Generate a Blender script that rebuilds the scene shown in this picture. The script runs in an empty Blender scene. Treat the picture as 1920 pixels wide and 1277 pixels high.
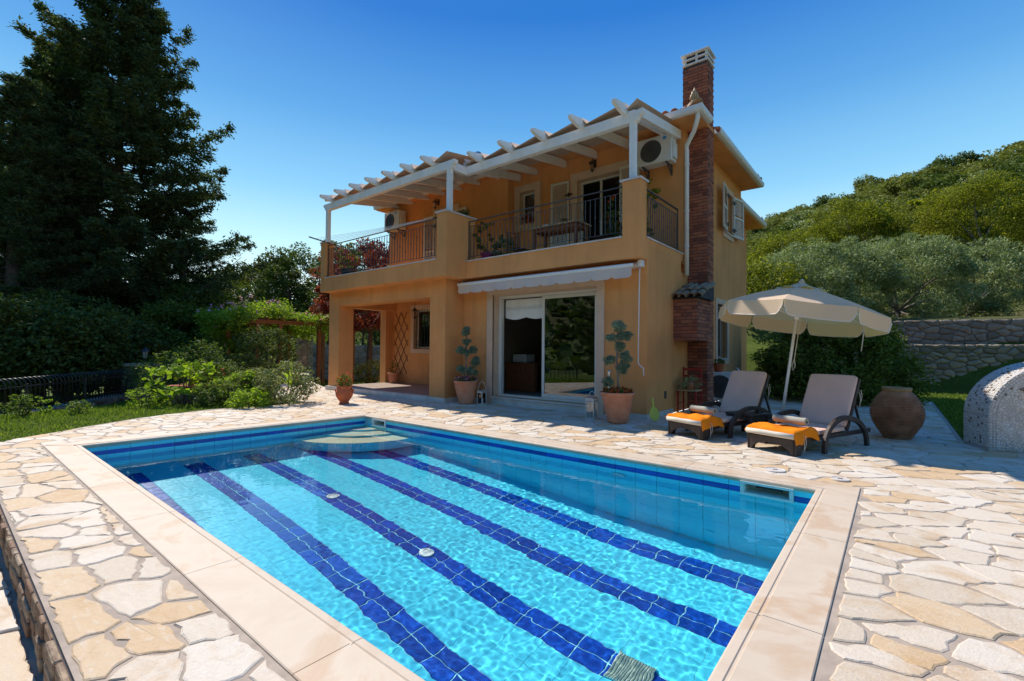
import bpy, math, random
import numpy as np
from mathutils import Vector, Matrix, noise
random.seed(11); RNG = np.random.default_rng(5)
S = bpy.context.scene; C = S.collection
R_ = math.radians
# ---------------------------------------------------------------- camera, sky, sun, exposure
cam = bpy.data.cameras.new("camera"); co = bpy.data.objects.new("camera", cam); C.objects.link(co)
cam.sensor_width = 36; cam.lens = 882.21/1920*36; cam.clip_end = 4000; cam.clip_start = .05
_y, _p, _r = .682825, .0188283, .0079281
_f = Vector((-math.sin(_y), math.cos(_y), 0)); _rt = Vector((math.cos(_y), math.sin(_y), 0)); _u = Vector((0, 0, 1))
_f2 = _f*math.cos(_p)+_u*math.sin(_p); _u2 = _u*math.cos(_p)-_f*math.sin(_p)
_r3 = _rt*math.cos(_r)+_u2*math.sin(_r); _u3 = _u2*math.cos(_r)-_rt*math.sin(_r)
co.matrix_world = Matrix(((_r3.x, _u3.x, -_f2.x, 0), (_r3.y, _u3.y, -_f2.y, 0), (_r3.z, _u3.z, -_f2.z, 1.25), (0, 0, 0, 1)))
S.camera = co
SUN = Vector((-.85, .12, 1)).normalized()          # towards the sun
el = math.asin(SUN.z); az = math.atan2(SUN.x, SUN.y)
W = bpy.data.worlds.new("World"); S.world = W; W.use_nodes = True
wn = W.node_tree.nodes; wl = W.node_tree.links; bg = wn['Background']
sky = wn.new('ShaderNodeTexSky'); sky.sky_type = 'NISHITA'; sky.sun_disc = False
sky.sun_elevation = el; sky.sun_rotation = az; sky.air_density = 1.2; sky.dust_density = .6; sky.ozone_density = 3.0
hs = wn.new('ShaderNodeHueSaturation'); hs.inputs['Saturation'].default_value = 1.3; hs.inputs['Value'].default_value = 1.0
wl.new(sky.outputs[0], hs.inputs['Color']); tn = wn.new('ShaderNodeMix'); tn.data_type = 'RGBA'; tn.blend_type = 'MULTIPLY'; tn.inputs['Factor'].default_value = 1; tn.inputs['B'].default_value = (.74, 1.0, 1.10, 1)
wl.new(hs.outputs[0], tn.inputs['A']); 
# air colour by height above the horizon, the same all the way round
tc = wn.new('ShaderNodeTexCoord'); sx = wn.new('ShaderNodeSeparateXYZ'); wl.new(tc.outputs['Generated'], sx.inputs[0])
rp = wn.new('ShaderNodeValToRGB'); wl.new(sx.outputs['Z'], rp.inputs[0]); e_ = rp.color_ramp.elements
SKY = [(0, (1.0, 1.0, 1.0)), (.09, (.88, .97, 1.0)), (.19, (.58, .90, .97)), (.30, (.27, .60, .88)), (.43, (.11, .36, .73)), (.58, (.024, .175, .58)), (1, (.024, .16, .52))]
while len(e_) < len(SKY): e_.new(.5)
for k_, (p_, c_) in enumerate(SKY): e_[k_].position = p_; e_[k_].color = (*c_, 1)
sc_ = wn.new('ShaderNodeMix'); sc_.data_type = 'RGBA'; sc_.blend_type = 'MULTIPLY'; sc_.inputs['Factor'].default_value = 1; sc_.clamp_result = False; wl.new(rp.outputs[0], sc_.inputs['A']); sc_.inputs['B'].default_value = (6.4, 6.4, 6.4, 1)
hz = wn.new('ShaderNodeMix'); hz.data_type = 'RGBA'; hz.inputs['Factor'].default_value = .94; wl.new(tn.outputs['Result'], hz.inputs['A']); wl.new(sc_.outputs['Result'], hz.inputs['B'])
wl.new(hz.outputs['Result'], bg.inputs['Color']); bg.inputs['Strength'].default_value = .125
sl = bpy.data.lights.new("sun", 'SUN'); so = bpy.data.objects.new("sun", sl); C.objects.link(so)
sl.energy = 4.3; sl.angle = R_(.53); sl.color = (1, .93, .84)
so.rotation_euler = SUN.to_track_quat('Z', 'Y').to_euler(); so.location = (0, 0, 30)
sl.cycles.is_caustics_light = True
S.view_settings.view_transform = 'Standard'; S.view_settings.look = 'None'
S.view_settings.exposure = 0.5; S.view_settings.gamma = 1
S.render.engine = 'CYCLES'
S.cycles.max_bounces = 10; S.cycles.transparent_max_bounces = 12; S.cycles.transmission_bounces = 8
S.cycles.diffuse_bounces = 4; S.cycles.glossy_bounces = 4
S.cycles.caustics_refractive = True; S.cycles.caustics_reflective = False
S.cycles.use_denoising = True; S.cycles.sample_clamp_indirect = 8
# ---------------------------------------------------------------- materials
class NT:
    def __init__(s, name):
        m = bpy.data.materials.new(name); m.use_nodes = True; s.m = m; s.n = m.node_tree.nodes; s.l = m.node_tree.links
        s.b = s.n['Principled BSDF']; s.out = s.n['Material Output']
    def add(s, t, **k):
        n = s.n.new(t)
        for a, v in k.items(): setattr(n, a, v)
        return n
    def put(s, inp, v):
        if hasattr(v, 'is_output'): s.l.new(v, inp)
        else: inp.default_value = (v[0], v[1], v[2], 1) if isinstance(v, tuple) and len(v) == 3 and inp.type == 'RGBA' else v
    def coord(s, kind='Object'): return s.add('ShaderNodeTexCoord').outputs[kind]
    def pos(s): return s.add('ShaderNodeNewGeometry').outputs['Position']
    def noise(s, scale=5, detail=4, rough=.55, vec=None, dist=0, out='Fac'):
        n = s.add('ShaderNodeTexNoise'); n.inputs['Scale'].default_value = scale; n.inputs['Detail'].default_value = detail
        n.inputs['Roughness'].default_value = rough; n.inputs['Distortion'].default_value = dist
        s.l.new(vec if vec is not None else s.pos(), n.inputs['Vector']); return n.outputs[out]
    def vor(s, scale=5, vec=None, feature='F1', out='Distance'):
        n = s.add('ShaderNodeTexVoronoi'); n.feature = feature; n.inputs['Scale'].default_value = scale
        s.l.new(vec if vec is not None else s.pos(), n.inputs['Vector']); return n.outputs[out]
    def map(s, vec, sc=(1, 1, 1), rot=(0, 0, 0)):
        n = s.add('ShaderNodeMapping'); n.inputs['Scale'].default_value = sc; n.inputs['Rotation'].default_value = rot
        s.l.new(vec, n.inputs['Vector']); return n.outputs[0]
    def ramp(s, fac, stops):
        n = s.add('ShaderNodeValToRGB'); e = n.color_ramp.elements
        while len(e) < len(stops): e.new(.5)
        for i, (p, c) in enumerate(stops): e[i].position = p; e[i].color = (*c, 1) if isinstance(c, tuple) else (c, c, c, 1)
        s.put(n.inputs[0], fac); return n.outputs[0]
    def mix(s, f, a, b, mode='MIX'):
        n = s.add('ShaderNodeMix'); n.data_type = 'RGBA'; n.blend_type = mode
        s.put(n.inputs['Factor'], f); s.put(n.inputs['A'], a); s.put(n.inputs['B'], b); return n.outputs['Result']
    def math(s, op, a, b=0.0):
        n = s.add('ShaderNodeMath'); n.operation = op; s.put(n.inputs[0], a); s.put(n.inputs[1], b); return n.outputs[0]
    def bump(s, h, strength=.3, dist=.01):
        n = s.add('ShaderNodeBump'); n.inputs['Strength'].default_value = strength; n.inputs['Distance'].default_value = dist
        s.l.new(h, n.inputs['Height']); s.l.new(n.outputs[0], s.b.inputs['Normal'])
    def set(s, color=None, rough=.7, metal=0, spec=None):
        if color is not None: s.put(s.b.inputs['Base Color'], color)
        s.put(s.b.inputs['Roughness'], rough); s.b.inputs['Metallic'].default_value = metal
        if spec is not None: s.b.inputs['Specular IOR Level'].default_value = spec
        return s.m
def plain(name, c, rough=.6, var=.12, scale=6, bump=0, metal=0, spec=None, bscale=60):
    t = NT(name); n = t.noise(scale, 5)
    lo = tuple(v*(1-var) for v in c); hi = tuple(min(1, v*(1+var)) for v in c)
    if bump: t.bump(t.noise(bscale, 3), bump, .004)
    return t.set(t.ramp(n, [(.3, lo), (.7, hi)]), rough, metal, spec)
M = {}
def mk_stucco(name, c):
    t = NT(name); big = t.noise(.9, 5, .6); fine = t.noise(14, 4)
    col = t.mix(t.ramp(big, [(.35, 0.0), (.7, 1.0)]), tuple(v*.86 for v in c), tuple(v*1.06 for v in c))
    st = t.noise(3, 4, .6, t.map(t.pos(), (1.6, 1.6, .12)))
    col = t.mix(t.math('MULTIPLY', t.ramp(st, [(.5, 0.0), (.75, 1.0)]), .45), col, tuple(v*.66 for v in c))
    sz_ = t.add('ShaderNodeSeparateXYZ'); t.l.new(t.pos(), sz_.inputs[0]); lowd = t.math('MULTIPLY', t.ramp(sz_.outputs['Z'], [(.02, 1.0), (.45, 0.0)]), t.ramp(t.noise(5, 5, .7), [(.35, 0.0), (.65, 1.0)]))
    col = t.mix(t.math('MULTIPLY', lowd, .45), col, tuple(v*.55 for v in c))
    t.bump(t.math('ADD', t.noise(170, 3), t.math('MULTIPLY', fine, .7)), .35, .006)
    return t.set(col, .9, 0, .2)
M['stucco'] = mk_stucco('stucco', (.76, .342, .122))
M['trim'] = plain('trim_plaster', (.66, .45, .31), .85, .07, 4, .15)
M['white'] = plain('white_paint', (.74, .72, .68), .45, .05, 8)
M['beam'] = plain('white_wood', (.80, .77, .72), .5, .06, 7, .1)
M['shutter'] = plain('cream_shutter', (.66, .60, .50), .5, .05, 6)
M['alu'] = plain('cream_aluminium', (.66, .62, .55), .35, .03, 5)
M['marble'] = plain('marble_sill', (.60, .55, .50), .4, .15, 5)
M['iron'] = plain('black_iron', (.020, .019, .022), .42, .3, 20)
M['greyiron'] = plain('grey_iron', (.060, .060, .066), .45, .2, 20)
M['dark'] = plain('dark_interior', (.03, .022, .017), .8, .3)
M['inwall'] = plain('interior_wall', (.26, .21, .15), .9, .1)
M['wood'] = plain('brown_wood', (.24, .085, .035), .5, .25, 14)
M['woodlt'] = plain('pale_wood', (.48, .30, .14), .5, .2, 14)
M['tan_cloth'] = plain('tan_canvas', (.56, .41, .30), .9, .05, 3, .1, bscale=250, spec=.08)
M['awning'] = plain('grey_beige_canvas', (.60, .50, .44), .85, .05, 3, .1, bscale=250, spec=.08)
M['cushion'] = plain('taupe_cushion', (.72, .48, .38), .9, .05, 5, .25, bscale=300, spec=.08)
M['cushion_edge'] = plain('cream_piping', (.66, .60, .50), .9, .05, 5, spec=.08)
M['towel'] = plain('orange_towel', (.82, .23, .012), .95, .10, 9, .7, bscale=420, spec=.08)
M['towelg'] = plain('grey_green_towel', (.40, .385, .32), .95, .1, 9, .7, bscale=420, spec=.08)
M['rattan'] = None
M['terra'] = None
M['plasticred'] = plain('red_paint', (.42, .03, .02), .45, .15)
M['magenta'] = plain('magenta_pot', (.36, .02, .12), .5, .1)
M['acwhite'] = plain('aircon_casing', (.66, .66, .64), .45, .04, 5)
M['acgrill'] = plain('aircon_grille', (.10, .10, .10), .5, .1)
M['soil'] = plain('soil', (.08, .05, .03), .95, .3, 12, .5)
M['yellow'] = plain('yellow_plastic', (.55, .52, .05), .4, .1)
M['steel'] = plain('steel', (.55, .55, .56), .3, .05, 5, metal=.9)
M['polewhite'] = plain('white_pole', (.78, .77, .75), .25, .03, 5)
def mk_rattan():
    t = NT('brown_resin'); w = t.add('ShaderNodeTexWave'); w.inputs['Scale'].default_value = 28; w.bands_direction = 'Z'
    t.l.new(t.coord(), w.inputs['Vector']); t.bump(w.outputs['Fac'], .5, .003)
    return t.set(t.ramp(t.noise(12), [(.3, (.030, .018, .013)), (.7, (.055, .034, .025))]), .42)
M['rattan'] = mk_rattan()
def mk_terra(name, a, b, w=.5):
    t = NT(name); n = t.noise(7, 6, .65); n2 = t.noise(2.2, 4)
    col = t.mix(t.ramp(n, [(.35, 0.0), (.65, 1.0)]), a, b); col = t.mix(t.math('MULTIPLY', t.ramp(n2, [(.5, 0.0), (.75, 1.0)]), w), col, (.60, .42, .30))
    t.bump(t.noise(60, 4), .3, .004); return t.set(col, .85)
M['terra'] = mk_terra('terracotta', (.56, .20, .10), (.66, .28, .155), .25)
M['terrared'] = mk_terra('glazed_terracotta', (.42, .10, .04), (.52, .15, .06), .1)
M['jar'] = mk_terra('weathered_jar_clay', (.22, .10, .05), (.42, .21, .11), .2)
M['jarrim'] = plain('jar_rim', (.34, .22, .10), .85, .2, 9, .2)
M['rooftile'] = mk_terra('roof_tile_clay', (.34, .10, .055), (.46, .17, .09), .45)
M['oldtile'] = mk_terra('old_tile_clay', (.20, .13, .08), (.36, .26, .16), .4)
M['mortar'] = plain('mortar', (.36, .29, .225), .95, .2, 7, .5)
M['mortard'] = plain('wall_mortar', (.20, .17, .13), .95, .25, 5, .5)
M['floor_tile'] = plain('porch_tile', (.34, .25, .19), .45, .08, 4)
def mk_stone():
    t = NT('crazy_paving_stone'); rnd = t.add('ShaderNodeObjectInfo').outputs['Random']; isl = t.add('ShaderNodeNewGeometry').outputs['Random Per Island']
    r = t.math('FRACT', t.math('ADD', rnd, isl))
    base = t.ramp(r, [(0, (.55, .455, .34)), (.32, (.62, .525, .41)), (.6, (.65, .575, .475)), (.82, (.58, .43, .27)), (1, (.55, .375, .21))])
    p = t.pos(); n = t.noise(3.2, 6, .65, p, .6); n2 = t.noise(11, 6, .7, t.map(p, (1, 2.6, 1), (0, 0, .5)), .4); n3 = t.noise(60, 4, .7, p)
    col = t.mix(t.math('MULTIPLY', t.ramp(n, [(.50, 0.0), (.68, 1.0)]), .70), base, (.48, .30, .14))
    col = t.mix(t.math('MULTIPLY', t.ramp(n2, [(.52, 0.0), (.70, 1.0)]), .40), col, (.66, .62, .55))
    col = t.mix(t.math('MULTIPLY', t.ramp(n3, [(.62, 0.0), (.75, 1.0)]), .25), col, (.30, .21, .13))
    t.bump(t.math('ADD', t.math('MULTIPLY', n2, 1.6), n3), .6, .008); return t.set(col, .72, 0, .3)
M['stone'] = mk_stone()
def mk_coping():
    t = NT('coping_limestone'); p = t.pos(); n = t.noise(2.3, 6, .6, p, .5); n3 = t.noise(90, 3, .6, p)
    rnd = t.add('ShaderNodeObjectInfo').outputs['Random']
    col = t.ramp(n, [(.3, (.52, .41, .30)), (.5, (.58, .475, .36)), (.60, (.51, .365, .24)), (.8, (.61, .51, .40))])
    col = t.mix(t.math('MULTIPLY', rnd, .30), col, (.50, .40, .30))
    col = t.mix(t.math('MULTIPLY', t.ramp(n3, [(.70, 0.0), (.78, 1.0)]), .35), col, (.36, .24, .16))
    t.bump(n3, .12, .003); return t.set(col, .6, 0, .35)
M['coping'] = mk_coping()
def mk_wallstone():
    t = NT('field_stone'); rnd = t.add('ShaderNodeObjectInfo').outputs['Random']; isl = t.add('ShaderNodeNewGeometry').outputs['Random Per Island']
    r = t.math('FRACT', t.math('ADD', rnd, isl))
    base = t.ramp(r, [(0, (.24, .19, .14)), (.3, (.34, .27, .20)), (.55, (.44, .34, .24)), (.8, (.38, .31, .245)), (1, (.54, .43, .31))])
    n = t.noise(7, 6, .7); col = t.mix(t.ramp(n, [(.35, .55), (.7, 0.0)]), base, (.15, .12, .09)); t.bump(t.noise(16, 6, .7), .8, .02)
    return t.set(col, .9, 0, .2)
M['fieldstone'] = mk_wallstone()
def mk_riser():
    t = NT('deck_edge_stone'); isl = t.add('ShaderNodeObjectInfo').outputs['Random']
    n = t.noise(18, 6, .7, t.map(t.pos(), (.5, 1, 3)))
    t.bump(n, .8, .02); return t.set(t.mix(t.ramp(n, [(.4, 0.0), (.65, 1.0)]), t.ramp(isl, [(0, (.24, .13, .07)), (.5, (.34, .22, .13)), (1, (.46, .36, .24))]), (.14, .08, .05)), .9)
M['riser'] = mk_riser()
def mk_brick(name='brick_clay'):
    t = NT(name); rnd = t.add('ShaderNodeObjectInfo').outputs['Random']; isl = t.add('ShaderNodeNewGeometry').outputs['Random Per Island']
    r = t.math('FRACT', t.math('ADD', rnd, isl))
    t.bump(t.noise(70, 4), .5, .005); n = t.noise(30, 4)
    return t.set(t.mix(t.ramp(n, [(.4, 0.0), (.8, .5)]), t.ramp(r, [(0, (.20, .065, .038)), (.4, (.38, .115, .055)), (.75, (.48, .16, .075)), (1, (.27, .10, .065))]), (.07, .05, .045)), .9)
M['brick'] = mk_brick()
M['bmortar'] = plain('brick_mortar', (.065, .055, .055), .95, .2, 10)
def mk_tile(name, c, rough=.15, var=.12):
    t = NT(name); rnd = t.add('ShaderNodeObjectInfo').outputs['Random']; isl = t.add('ShaderNodeNewGeometry').outputs['Random Per Island']
    r = t.math('FRACT', t.math('ADD', rnd, isl))
    return t.set(t.mix(r, tuple(v*(1-var) for v in c), tuple(min(1, v*(1+var)) for v in c)), rough)
M['tile'] = mk_tile('turquoise_pool_tile', (.10, .74, .90), .2, .04)
M['tileb'] = mk_tile('cobalt_pool_tile', (.006, .075, .44), .2, .22)
M['grout'] = plain('pool_grout', (.16, .55, .62), .8, .05)
M['grouts'] = plain('light_grout', (.30, .72, .78), .8, .05)
M['step'] = plain('pool_step_marble', (.74, .70, .48), .5, .08, 5)
M['abs'] = plain('white_pool_fitting', (.70, .76, .72), .4, .03)
def mk_water():
    t = NT('pool_water'); t.n.remove(t.b); g = t.add('ShaderNodeBsdfGlass'); g.inputs['IOR'].default_value = 1.333; g.inputs['Roughness'].default_value = 0
    g.inputs['Color'].default_value = (.93, .99, 1, 1); t.l.new(g.outputs[0], t.out.inputs['Surface']); return t.m
M['water'] = mk_water()
def mk_glass(name='window_glass', tint=(.55, .58, .60), rf=.14):
    t = NT(name); t.n.remove(t.b); tr = t.add('ShaderNodeBsdfTransparent'); tr.inputs[0].default_value = (*tint, 1)
    gl = t.add('ShaderNodeBsdfGlossy'); gl.inputs['Roughness'].default_value = .01; gl.inputs[0].default_value = (.9, .95, 1, 1)
    fr = t.add('ShaderNodeFresnel'); fr.inputs['IOR'].default_value = 1.5; a = t.math('ADD', t.math('MULTIPLY', fr.outputs[0], 1.2), rf)
    m = t.add('ShaderNodeMixShader'); t.l.new(a, m.inputs[0]); t.l.new(tr.outputs[0], m.inputs[1]); t.l.new(gl.outputs[0], m.inputs[2])
    t.l.new(m.outputs[0], t.out.inputs['Surface']); return t.m
M['glass'] = mk_glass(tint=(.42, .44, .46), rf=.08); M['clear'] = mk_glass('lantern_glass', (.85, .85, .85), .03)
def mk_leaf(name, stops, trans=.35, rough=.55):
    t = NT(name); isl = t.add('ShaderNodeNewGeometry').outputs['Random Per Island']; n = t.noise(1.3, 3)
    f = t.math('ADD', t.math('MULTIPLY', isl, .6), t.math('MULTIPLY', n, .45))
    col = t.ramp(f, stops); t.set(col, max(rough, .65), 0, .12)
    tl = t.add('ShaderNodeBsdfTranslucent'); t.l.new(t.mix(1.0, col, (1.0, 1.1, .45), 'MULTIPLY'), tl.inputs[0])
    m = t.add('ShaderNodeMixShader'); m.inputs[0].default_value = trans
    t.l.new(t.b.outputs[0], m.inputs[1]); t.l.new(tl.outputs[0], m.inputs[2]); t.l.new(m.outputs[0], t.out.inputs['Surface']); return t.m
M['conifer'] = mk_leaf('conifer_needles', [(.1, (.030, .048, .020)), (.5, (.065, .095, .038)), (.9, (.14, .165, .065))], .3, .75)
M['darkgreen'] = mk_leaf('dark_evergreen_leaves', [(.1, (.035, .055, .016)), (.5, (.075, .11, .028)), (.9, (.14, .18, .045))], .25, .75)
M['bushleaf'] = mk_leaf('laurel_leaves', [(.1, (.05, .075, .014)), (.5, (.14, .18, .032)), (.9, (.28, .31, .055))], .3, .65)
M['midgreen'] = mk_leaf('green_leaves', [(.1, (.05, .075, .016)), (.5, (.11, .155, .03)), (.9, (.20, .25, .055))])
M['hillgreen'] = mk_leaf('maquis_leaves', [(.1, (.09, .105, .02)), (.5, (.19, .205, .05)), (.9, (.33, .34, .10))], .25)
M['hilldark'] = mk_leaf('holm_oak_leaves', [(.1, (.04, .062, .016)), (.5, (.09, .13, .03)), (.9, (.165, .205, .055))], .25)
M['yellowgreen'] = mk_leaf('yellow_green_leaves', [(.1, (.06, .075, .010)), (.5, (.18, .20, .02)), (.9, (.38, .37, .035))], .4)
M['olive'] = mk_leaf('olive_leaves', [(.1, (.11, .145, .055)), (.5, (.25, .30, .135)), (.9, (.46, .50, .27))], .25, .6)
M['plum'] = mk_leaf('purple_plum_leaves', [(.1, (.07, .014, .016)), (.5, (.19, .035, .03)), (.9, (.42, .09, .06))], .4)
M['topiary'] = mk_leaf('blue_green_needles', [(.1, (.07, .12, .075)), (.5, (.17, .25, .165)), (.9, (.34, .43, .31))], .1)
M['arborleaf'] = mk_leaf('fresh_vine_leaves', [(.1, (.10, .17, .015)), (.5, (.24, .35, .035)), (.9, (.42, .52, .07))], .45)
M['grassblade'] = mk_leaf('grass_blades', [(.1, (.07, .12, .015)), (.5, (.15, .22, .03)), (.9, (.30, .34, .07))], .4)
M['variegated'] = mk_leaf('variegated_leaves', [(.1, (.05, .08, .02)), (.5, (.15, .18, .06)), (.85, (.40, .40, .22)), (1, (.55, .45, .35))], .35)
M['pink'] = mk_leaf('pink_petals', [(.1, (.55, .25, .40)), (.9, (.80, .50, .62))], .3)
M['redfl'] = mk_leaf('red_petals', [(.1, (.55, .02, .01)), (.9, (.75, .12, .03))], .3)
M['purplefl'] = mk_leaf('magenta_petals', [(.1, (.35, .02, .16)), (.9, (.55, .06, .30))], .3)
M['whitefl'] = mk_leaf('white_petals', [(.1, (.5, .5, .52)), (.9, (.75, .75, .78))], .3)
M['bark'] = plain('bark', (.10, .07, .05), .95, .35, 9, .8)
M['greybark'] = plain('grey_bark', (.20, .17, .14), .95, .3, 9, .6)
def mk_ground():
    t = NT('ground_cover'); p = t.pos(); n = t.noise(.6, 6, .6, p); n2 = t.noise(9, 5, .7, p); n3 = t.noise(70, 3, .7, p)
    sep = t.add('ShaderNodeSeparateXYZ'); t.l.new(p, sep.inputs[0])
    g = t.mix(t.ramp(n, [(.35, 0.0), (.65, 1.0)]), (.075, .11, .018), (.12, .16, .025))
    g = t.mix(t.math('MULTIPLY', t.ramp(n2, [(.5, 0.0), (.7, 1.0)]), .4), g, (.17, .16, .05))
    g = t.mix(t.math('MULTIPLY', t.ramp(n3, [(.4, 1.0), (.6, 0.0)]), .4), g, (.03, .045, .01))
    far = t.ramp(t.math('MULTIPLY', sep.outputs['Z'], .3), [(.5, 0.0), (.9, 1.0)])
    g = t.mix(far, g, t.mix(n2, (.06, .075, .02), (.15, .12, .06)))
    t.bump(t.math('ADD', n3, n2), .9, .03); return t.set(g, .95, 0, .1)
M['ground'] = mk_ground()
M['mount'] = plain('far_mountain', (.13, .16, .20), .95, .15, .004)  # blue of distance haze put into the base colour
def mk_pebble():
    t = NT('white_pebble'); isl = t.add('ShaderNodeNewGeometry').outputs['Random Per Island']
    return t.set(t.ramp(isl, [(0, (.52, .47, .41)), (.4, (.60, .56, .50)), (1, (.68, .65, .61))]), .6)
M['pebble'] = mk_pebble()
M['pebbled'] = plain('brown_pebble', (.16, .11, .07), .7, .4, 20)
M['pebmortar'] = plain('pebble_bed', (.46, .43, .40), .9, .1, 20, .4)
# ---------------------------------------------------------------- mesh helpers
ORI = {}
class MB:
    def __init__(s): s.v = []; s.f = []
    def add(s, vs, fs):
        o = len(s.v); s.v.extend([tuple(p) for p in vs]); s.f.extend([tuple(i+o for i in f) for f in fs]); return s
    def box(s, x0, x1, y0, y1, z0, z1):
        return s.add([(x0, y0, z0), (x1, y0, z0), (x1, y1, z0), (x0, y1, z0), (x0, y0, z1), (x1, y0, z1), (x1, y1, z1), (x0, y1, z1)],
                     [(3, 2, 1, 0), (4, 5, 6, 7), (0, 1, 5, 4), (1, 2, 6, 5), (2, 3, 7, 6), (3, 0, 4, 7)])
    def bar(s, a, b, w, h, up=(0, 0, 1)):      # box beam between two points, w across, h along up
        a = Vector(a); b = Vector(b); d = (b-a).normalized(); u = Vector(up); r = d.cross(u)
        if r.length < 1e-4: r = d.cross(Vector((1, 0, 0)))
        r.normalize(); u = r.cross(d)
        r *= w/2; u *= h/2
        return s.add([a-r-u, a+r-u, a+r+u, a-r+u, b-r-u, b+r-u, b+r+u, b-r+u], [(0, 1, 2, 3), (7, 6, 5, 4), (0, 4, 5, 1), (1, 5, 6, 2), (2, 6, 7, 3), (3, 7, 4, 0)])
    def tube(s, pts, rad, n=8, cap=True):
        pts = [Vector(p) for p in pts]; k = len(pts)
        rad = rad if isinstance(rad, (list, tuple)) else [rad]*k
        rings = []; prev = None
        for i, p in enumerate(pts):
            d = (pts[min(i+1, k-1)]-pts[max(i-1, 0)]).normalized()
            if prev is None: r = d.orthogonal().normalized()
            else: r = (prev-d*prev.dot(d)); r = r.normalized() if r.length > 1e-6 else d.orthogonal().normalized()
            prev = r; q = d.cross(r)
            rings.append([p+(r*math.cos(2*math.pi*j/n)+q*math.sin(2*math.pi*j/n))*rad[i] for j in range(n)])
        fs = []
        for i in range(k-1):
            for j in range(n): fs.append((i*n+j, i*n+(j+1) % n, (i+1)*n+(j+1) % n, (i+1)*n+j))
        if cap: fs.append(tuple(reversed(range(n)))); fs.append(tuple((k-1)*n+j for j in range(n)))
        return s.add([p for r in rings for p in r], fs)
    def lathe(s, prof, c=(0, 0, 0), n=28, cap=True):
        vs = [(c[0]+r*math.cos(2*math.pi*j/n), c[1]+r*math.sin(2*math.pi*j/n), c[2]+z) for r, z in prof for j in range(n)]
        fs = [(i*n+j, i*n+(j+1) % n, (i+1)*n+(j+1) % n, (i+1)*n+j) for i in range(len(prof)-1) for j in range(n)]
        if cap: fs.append(tuple(reversed(range(n)))); fs.append(tuple((len(prof)-1)*n+j for j in range(n)))
        return s.add(vs, fs)
    def prism(s, poly, a, b, T):               # poly 2D -> T(u,v,w) with w from a to b
        n = len(poly); vs = [T(u, v, a) for u, v in poly]+[T(u, v, b) for u, v in poly]
        fs = [tuple(reversed(range(n))), tuple(range(n, 2*n))]+[(i, (i+1) % n, n+(i+1) % n, n+i) for i in range(n)]
        return s.add(vs, fs)
    def sphere(s, c, r, n=10, m=7, sc=(1, 1, 1)):
        prof = [(max(1e-4, math.sin(math.pi*i/m))*r, -math.cos(math.pi*i/m)*r) for i in range(m+1)]
        o = len(s.v); s.lathe(prof, (0, 0, 0), n, False)
        for i in range(o, len(s.v)): v = s.v[i]; s.v[i] = (c[0]+v[0]*sc[0], c[1]+v[1]*sc[1], c[2]+v[2]*sc[2])
        return s
    def holes(s, axis, a0, a1, z0, z1, d0, d1, hs):   # wall slab with rectangular openings; axis 'x' or 'y'; one closed shell
        A = sorted({a0, a1, *[h[0] for h in hs], *[h[1] for h in hs]}); Z = sorted({z0, z1, *[h[2] for h in hs], *[h[3] for h in hs]})
        inside = lambda i, j: 0 <= i < len(A)-1 and 0 <= j < len(Z)-1 and not any(h[0] <= (A[i]+A[i+1])/2 <= h[1] and h[2] <= (Z[j]+Z[j+1])/2 <= h[3] for h in hs)
        P = (lambda a, d, z: (a, d, z)) if axis == 'x' else (lambda a, d, z: (d, a, z))
        for i in range(len(A)-1):
            for j in range(len(Z)-1):
                if not inside(i, j): continue
                a, b, c, d = A[i], A[i+1], Z[j], Z[j+1]
                q = [[P(a, d0, c), P(b, d0, c), P(b, d0, d), P(a, d0, d)], [P(b, d1, c), P(a, d1, c), P(a, d1, d), P(b, d1, d)]]
                if not inside(i-1, j): q.append([P(a, d1, c), P(a, d0, c), P(a, d0, d), P(a, d1, d)])
                if not inside(i+1, j): q.append([P(b, d0, c), P(b, d1, c), P(b, d1, d), P(b, d0, d)])
                if not inside(i, j-1): q.append([P(a, d0, c), P(a, d1, c), P(b, d1, c), P(b, d0, c)])
                if not inside(i, j+1): q.append([P(a, d0, d), P(b, d0, d), P(b, d1, d), P(a, d1, d)])
                for k in q: s.add(k if axis == 'x' else k[::-1], [(0, 1, 2, 3)])
        return s
    def build(s, name, mat, parent=None, smooth=False, bevel=0, seg=2):
        o = mesh_obj(name, s.v, s.f, mat, parent, smooth)
        if bevel:
            m = o.modifiers.new('bevel', 'BEVEL'); m.width = bevel; m.segments = seg; m.limit_method = 'ANGLE'; m.angle_limit = R_(40)
        return o
def root_of(p):
    while p is not None and p.name not in ORI: p = p.parent
    return ORI.get(p.name, (0, 0, 0)) if p is not None else (0, 0, 0)
def mesh_obj(name, v, f, mat, parent=None, smooth=False):
    me = bpy.data.meshes.new(name); off = root_of(parent)
    if off != (0, 0, 0): v = [(p[0]-off[0], p[1]-off[1], p[2]-off[2]) for p in v]
    me.from_pydata([tuple(p) for p in v], [], f)
    if smooth:
        me.polygons.foreach_set('use_smooth', [True]*len(me.polygons))
    me.materials.append(M[mat] if isinstance(mat, str) else mat)
    o = bpy.data.objects.new(name, me); C.objects.link(o); o.parent = parent; return o
def np_obj(name, V, mat, parent=None, quads=True, F=None):     # fast path: V (n,4,3) separate quads
    k = V.shape[1]; off = root_of(parent); co_ = V.reshape(-1, 3)-np.array(off); me = bpy.data.meshes.new(name)
    n = len(V); me.vertices.add(n*k); me.vertices.foreach_set('co', co_.astype(np.float32).ravel())
    me.loops.add(n*k); me.loops.foreach_set('vertex_index', np.arange(n*k, dtype=np.int32))
    me.polygons.add(n); me.polygons.foreach_set('loop_start', np.arange(0, n*k, k, dtype=np.int32)); me.update(calc_edges=True)
    me.materials.append(M[mat]); o = bpy.data.objects.new(name, me); C.objects.link(o); o.parent = parent; return o
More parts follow.
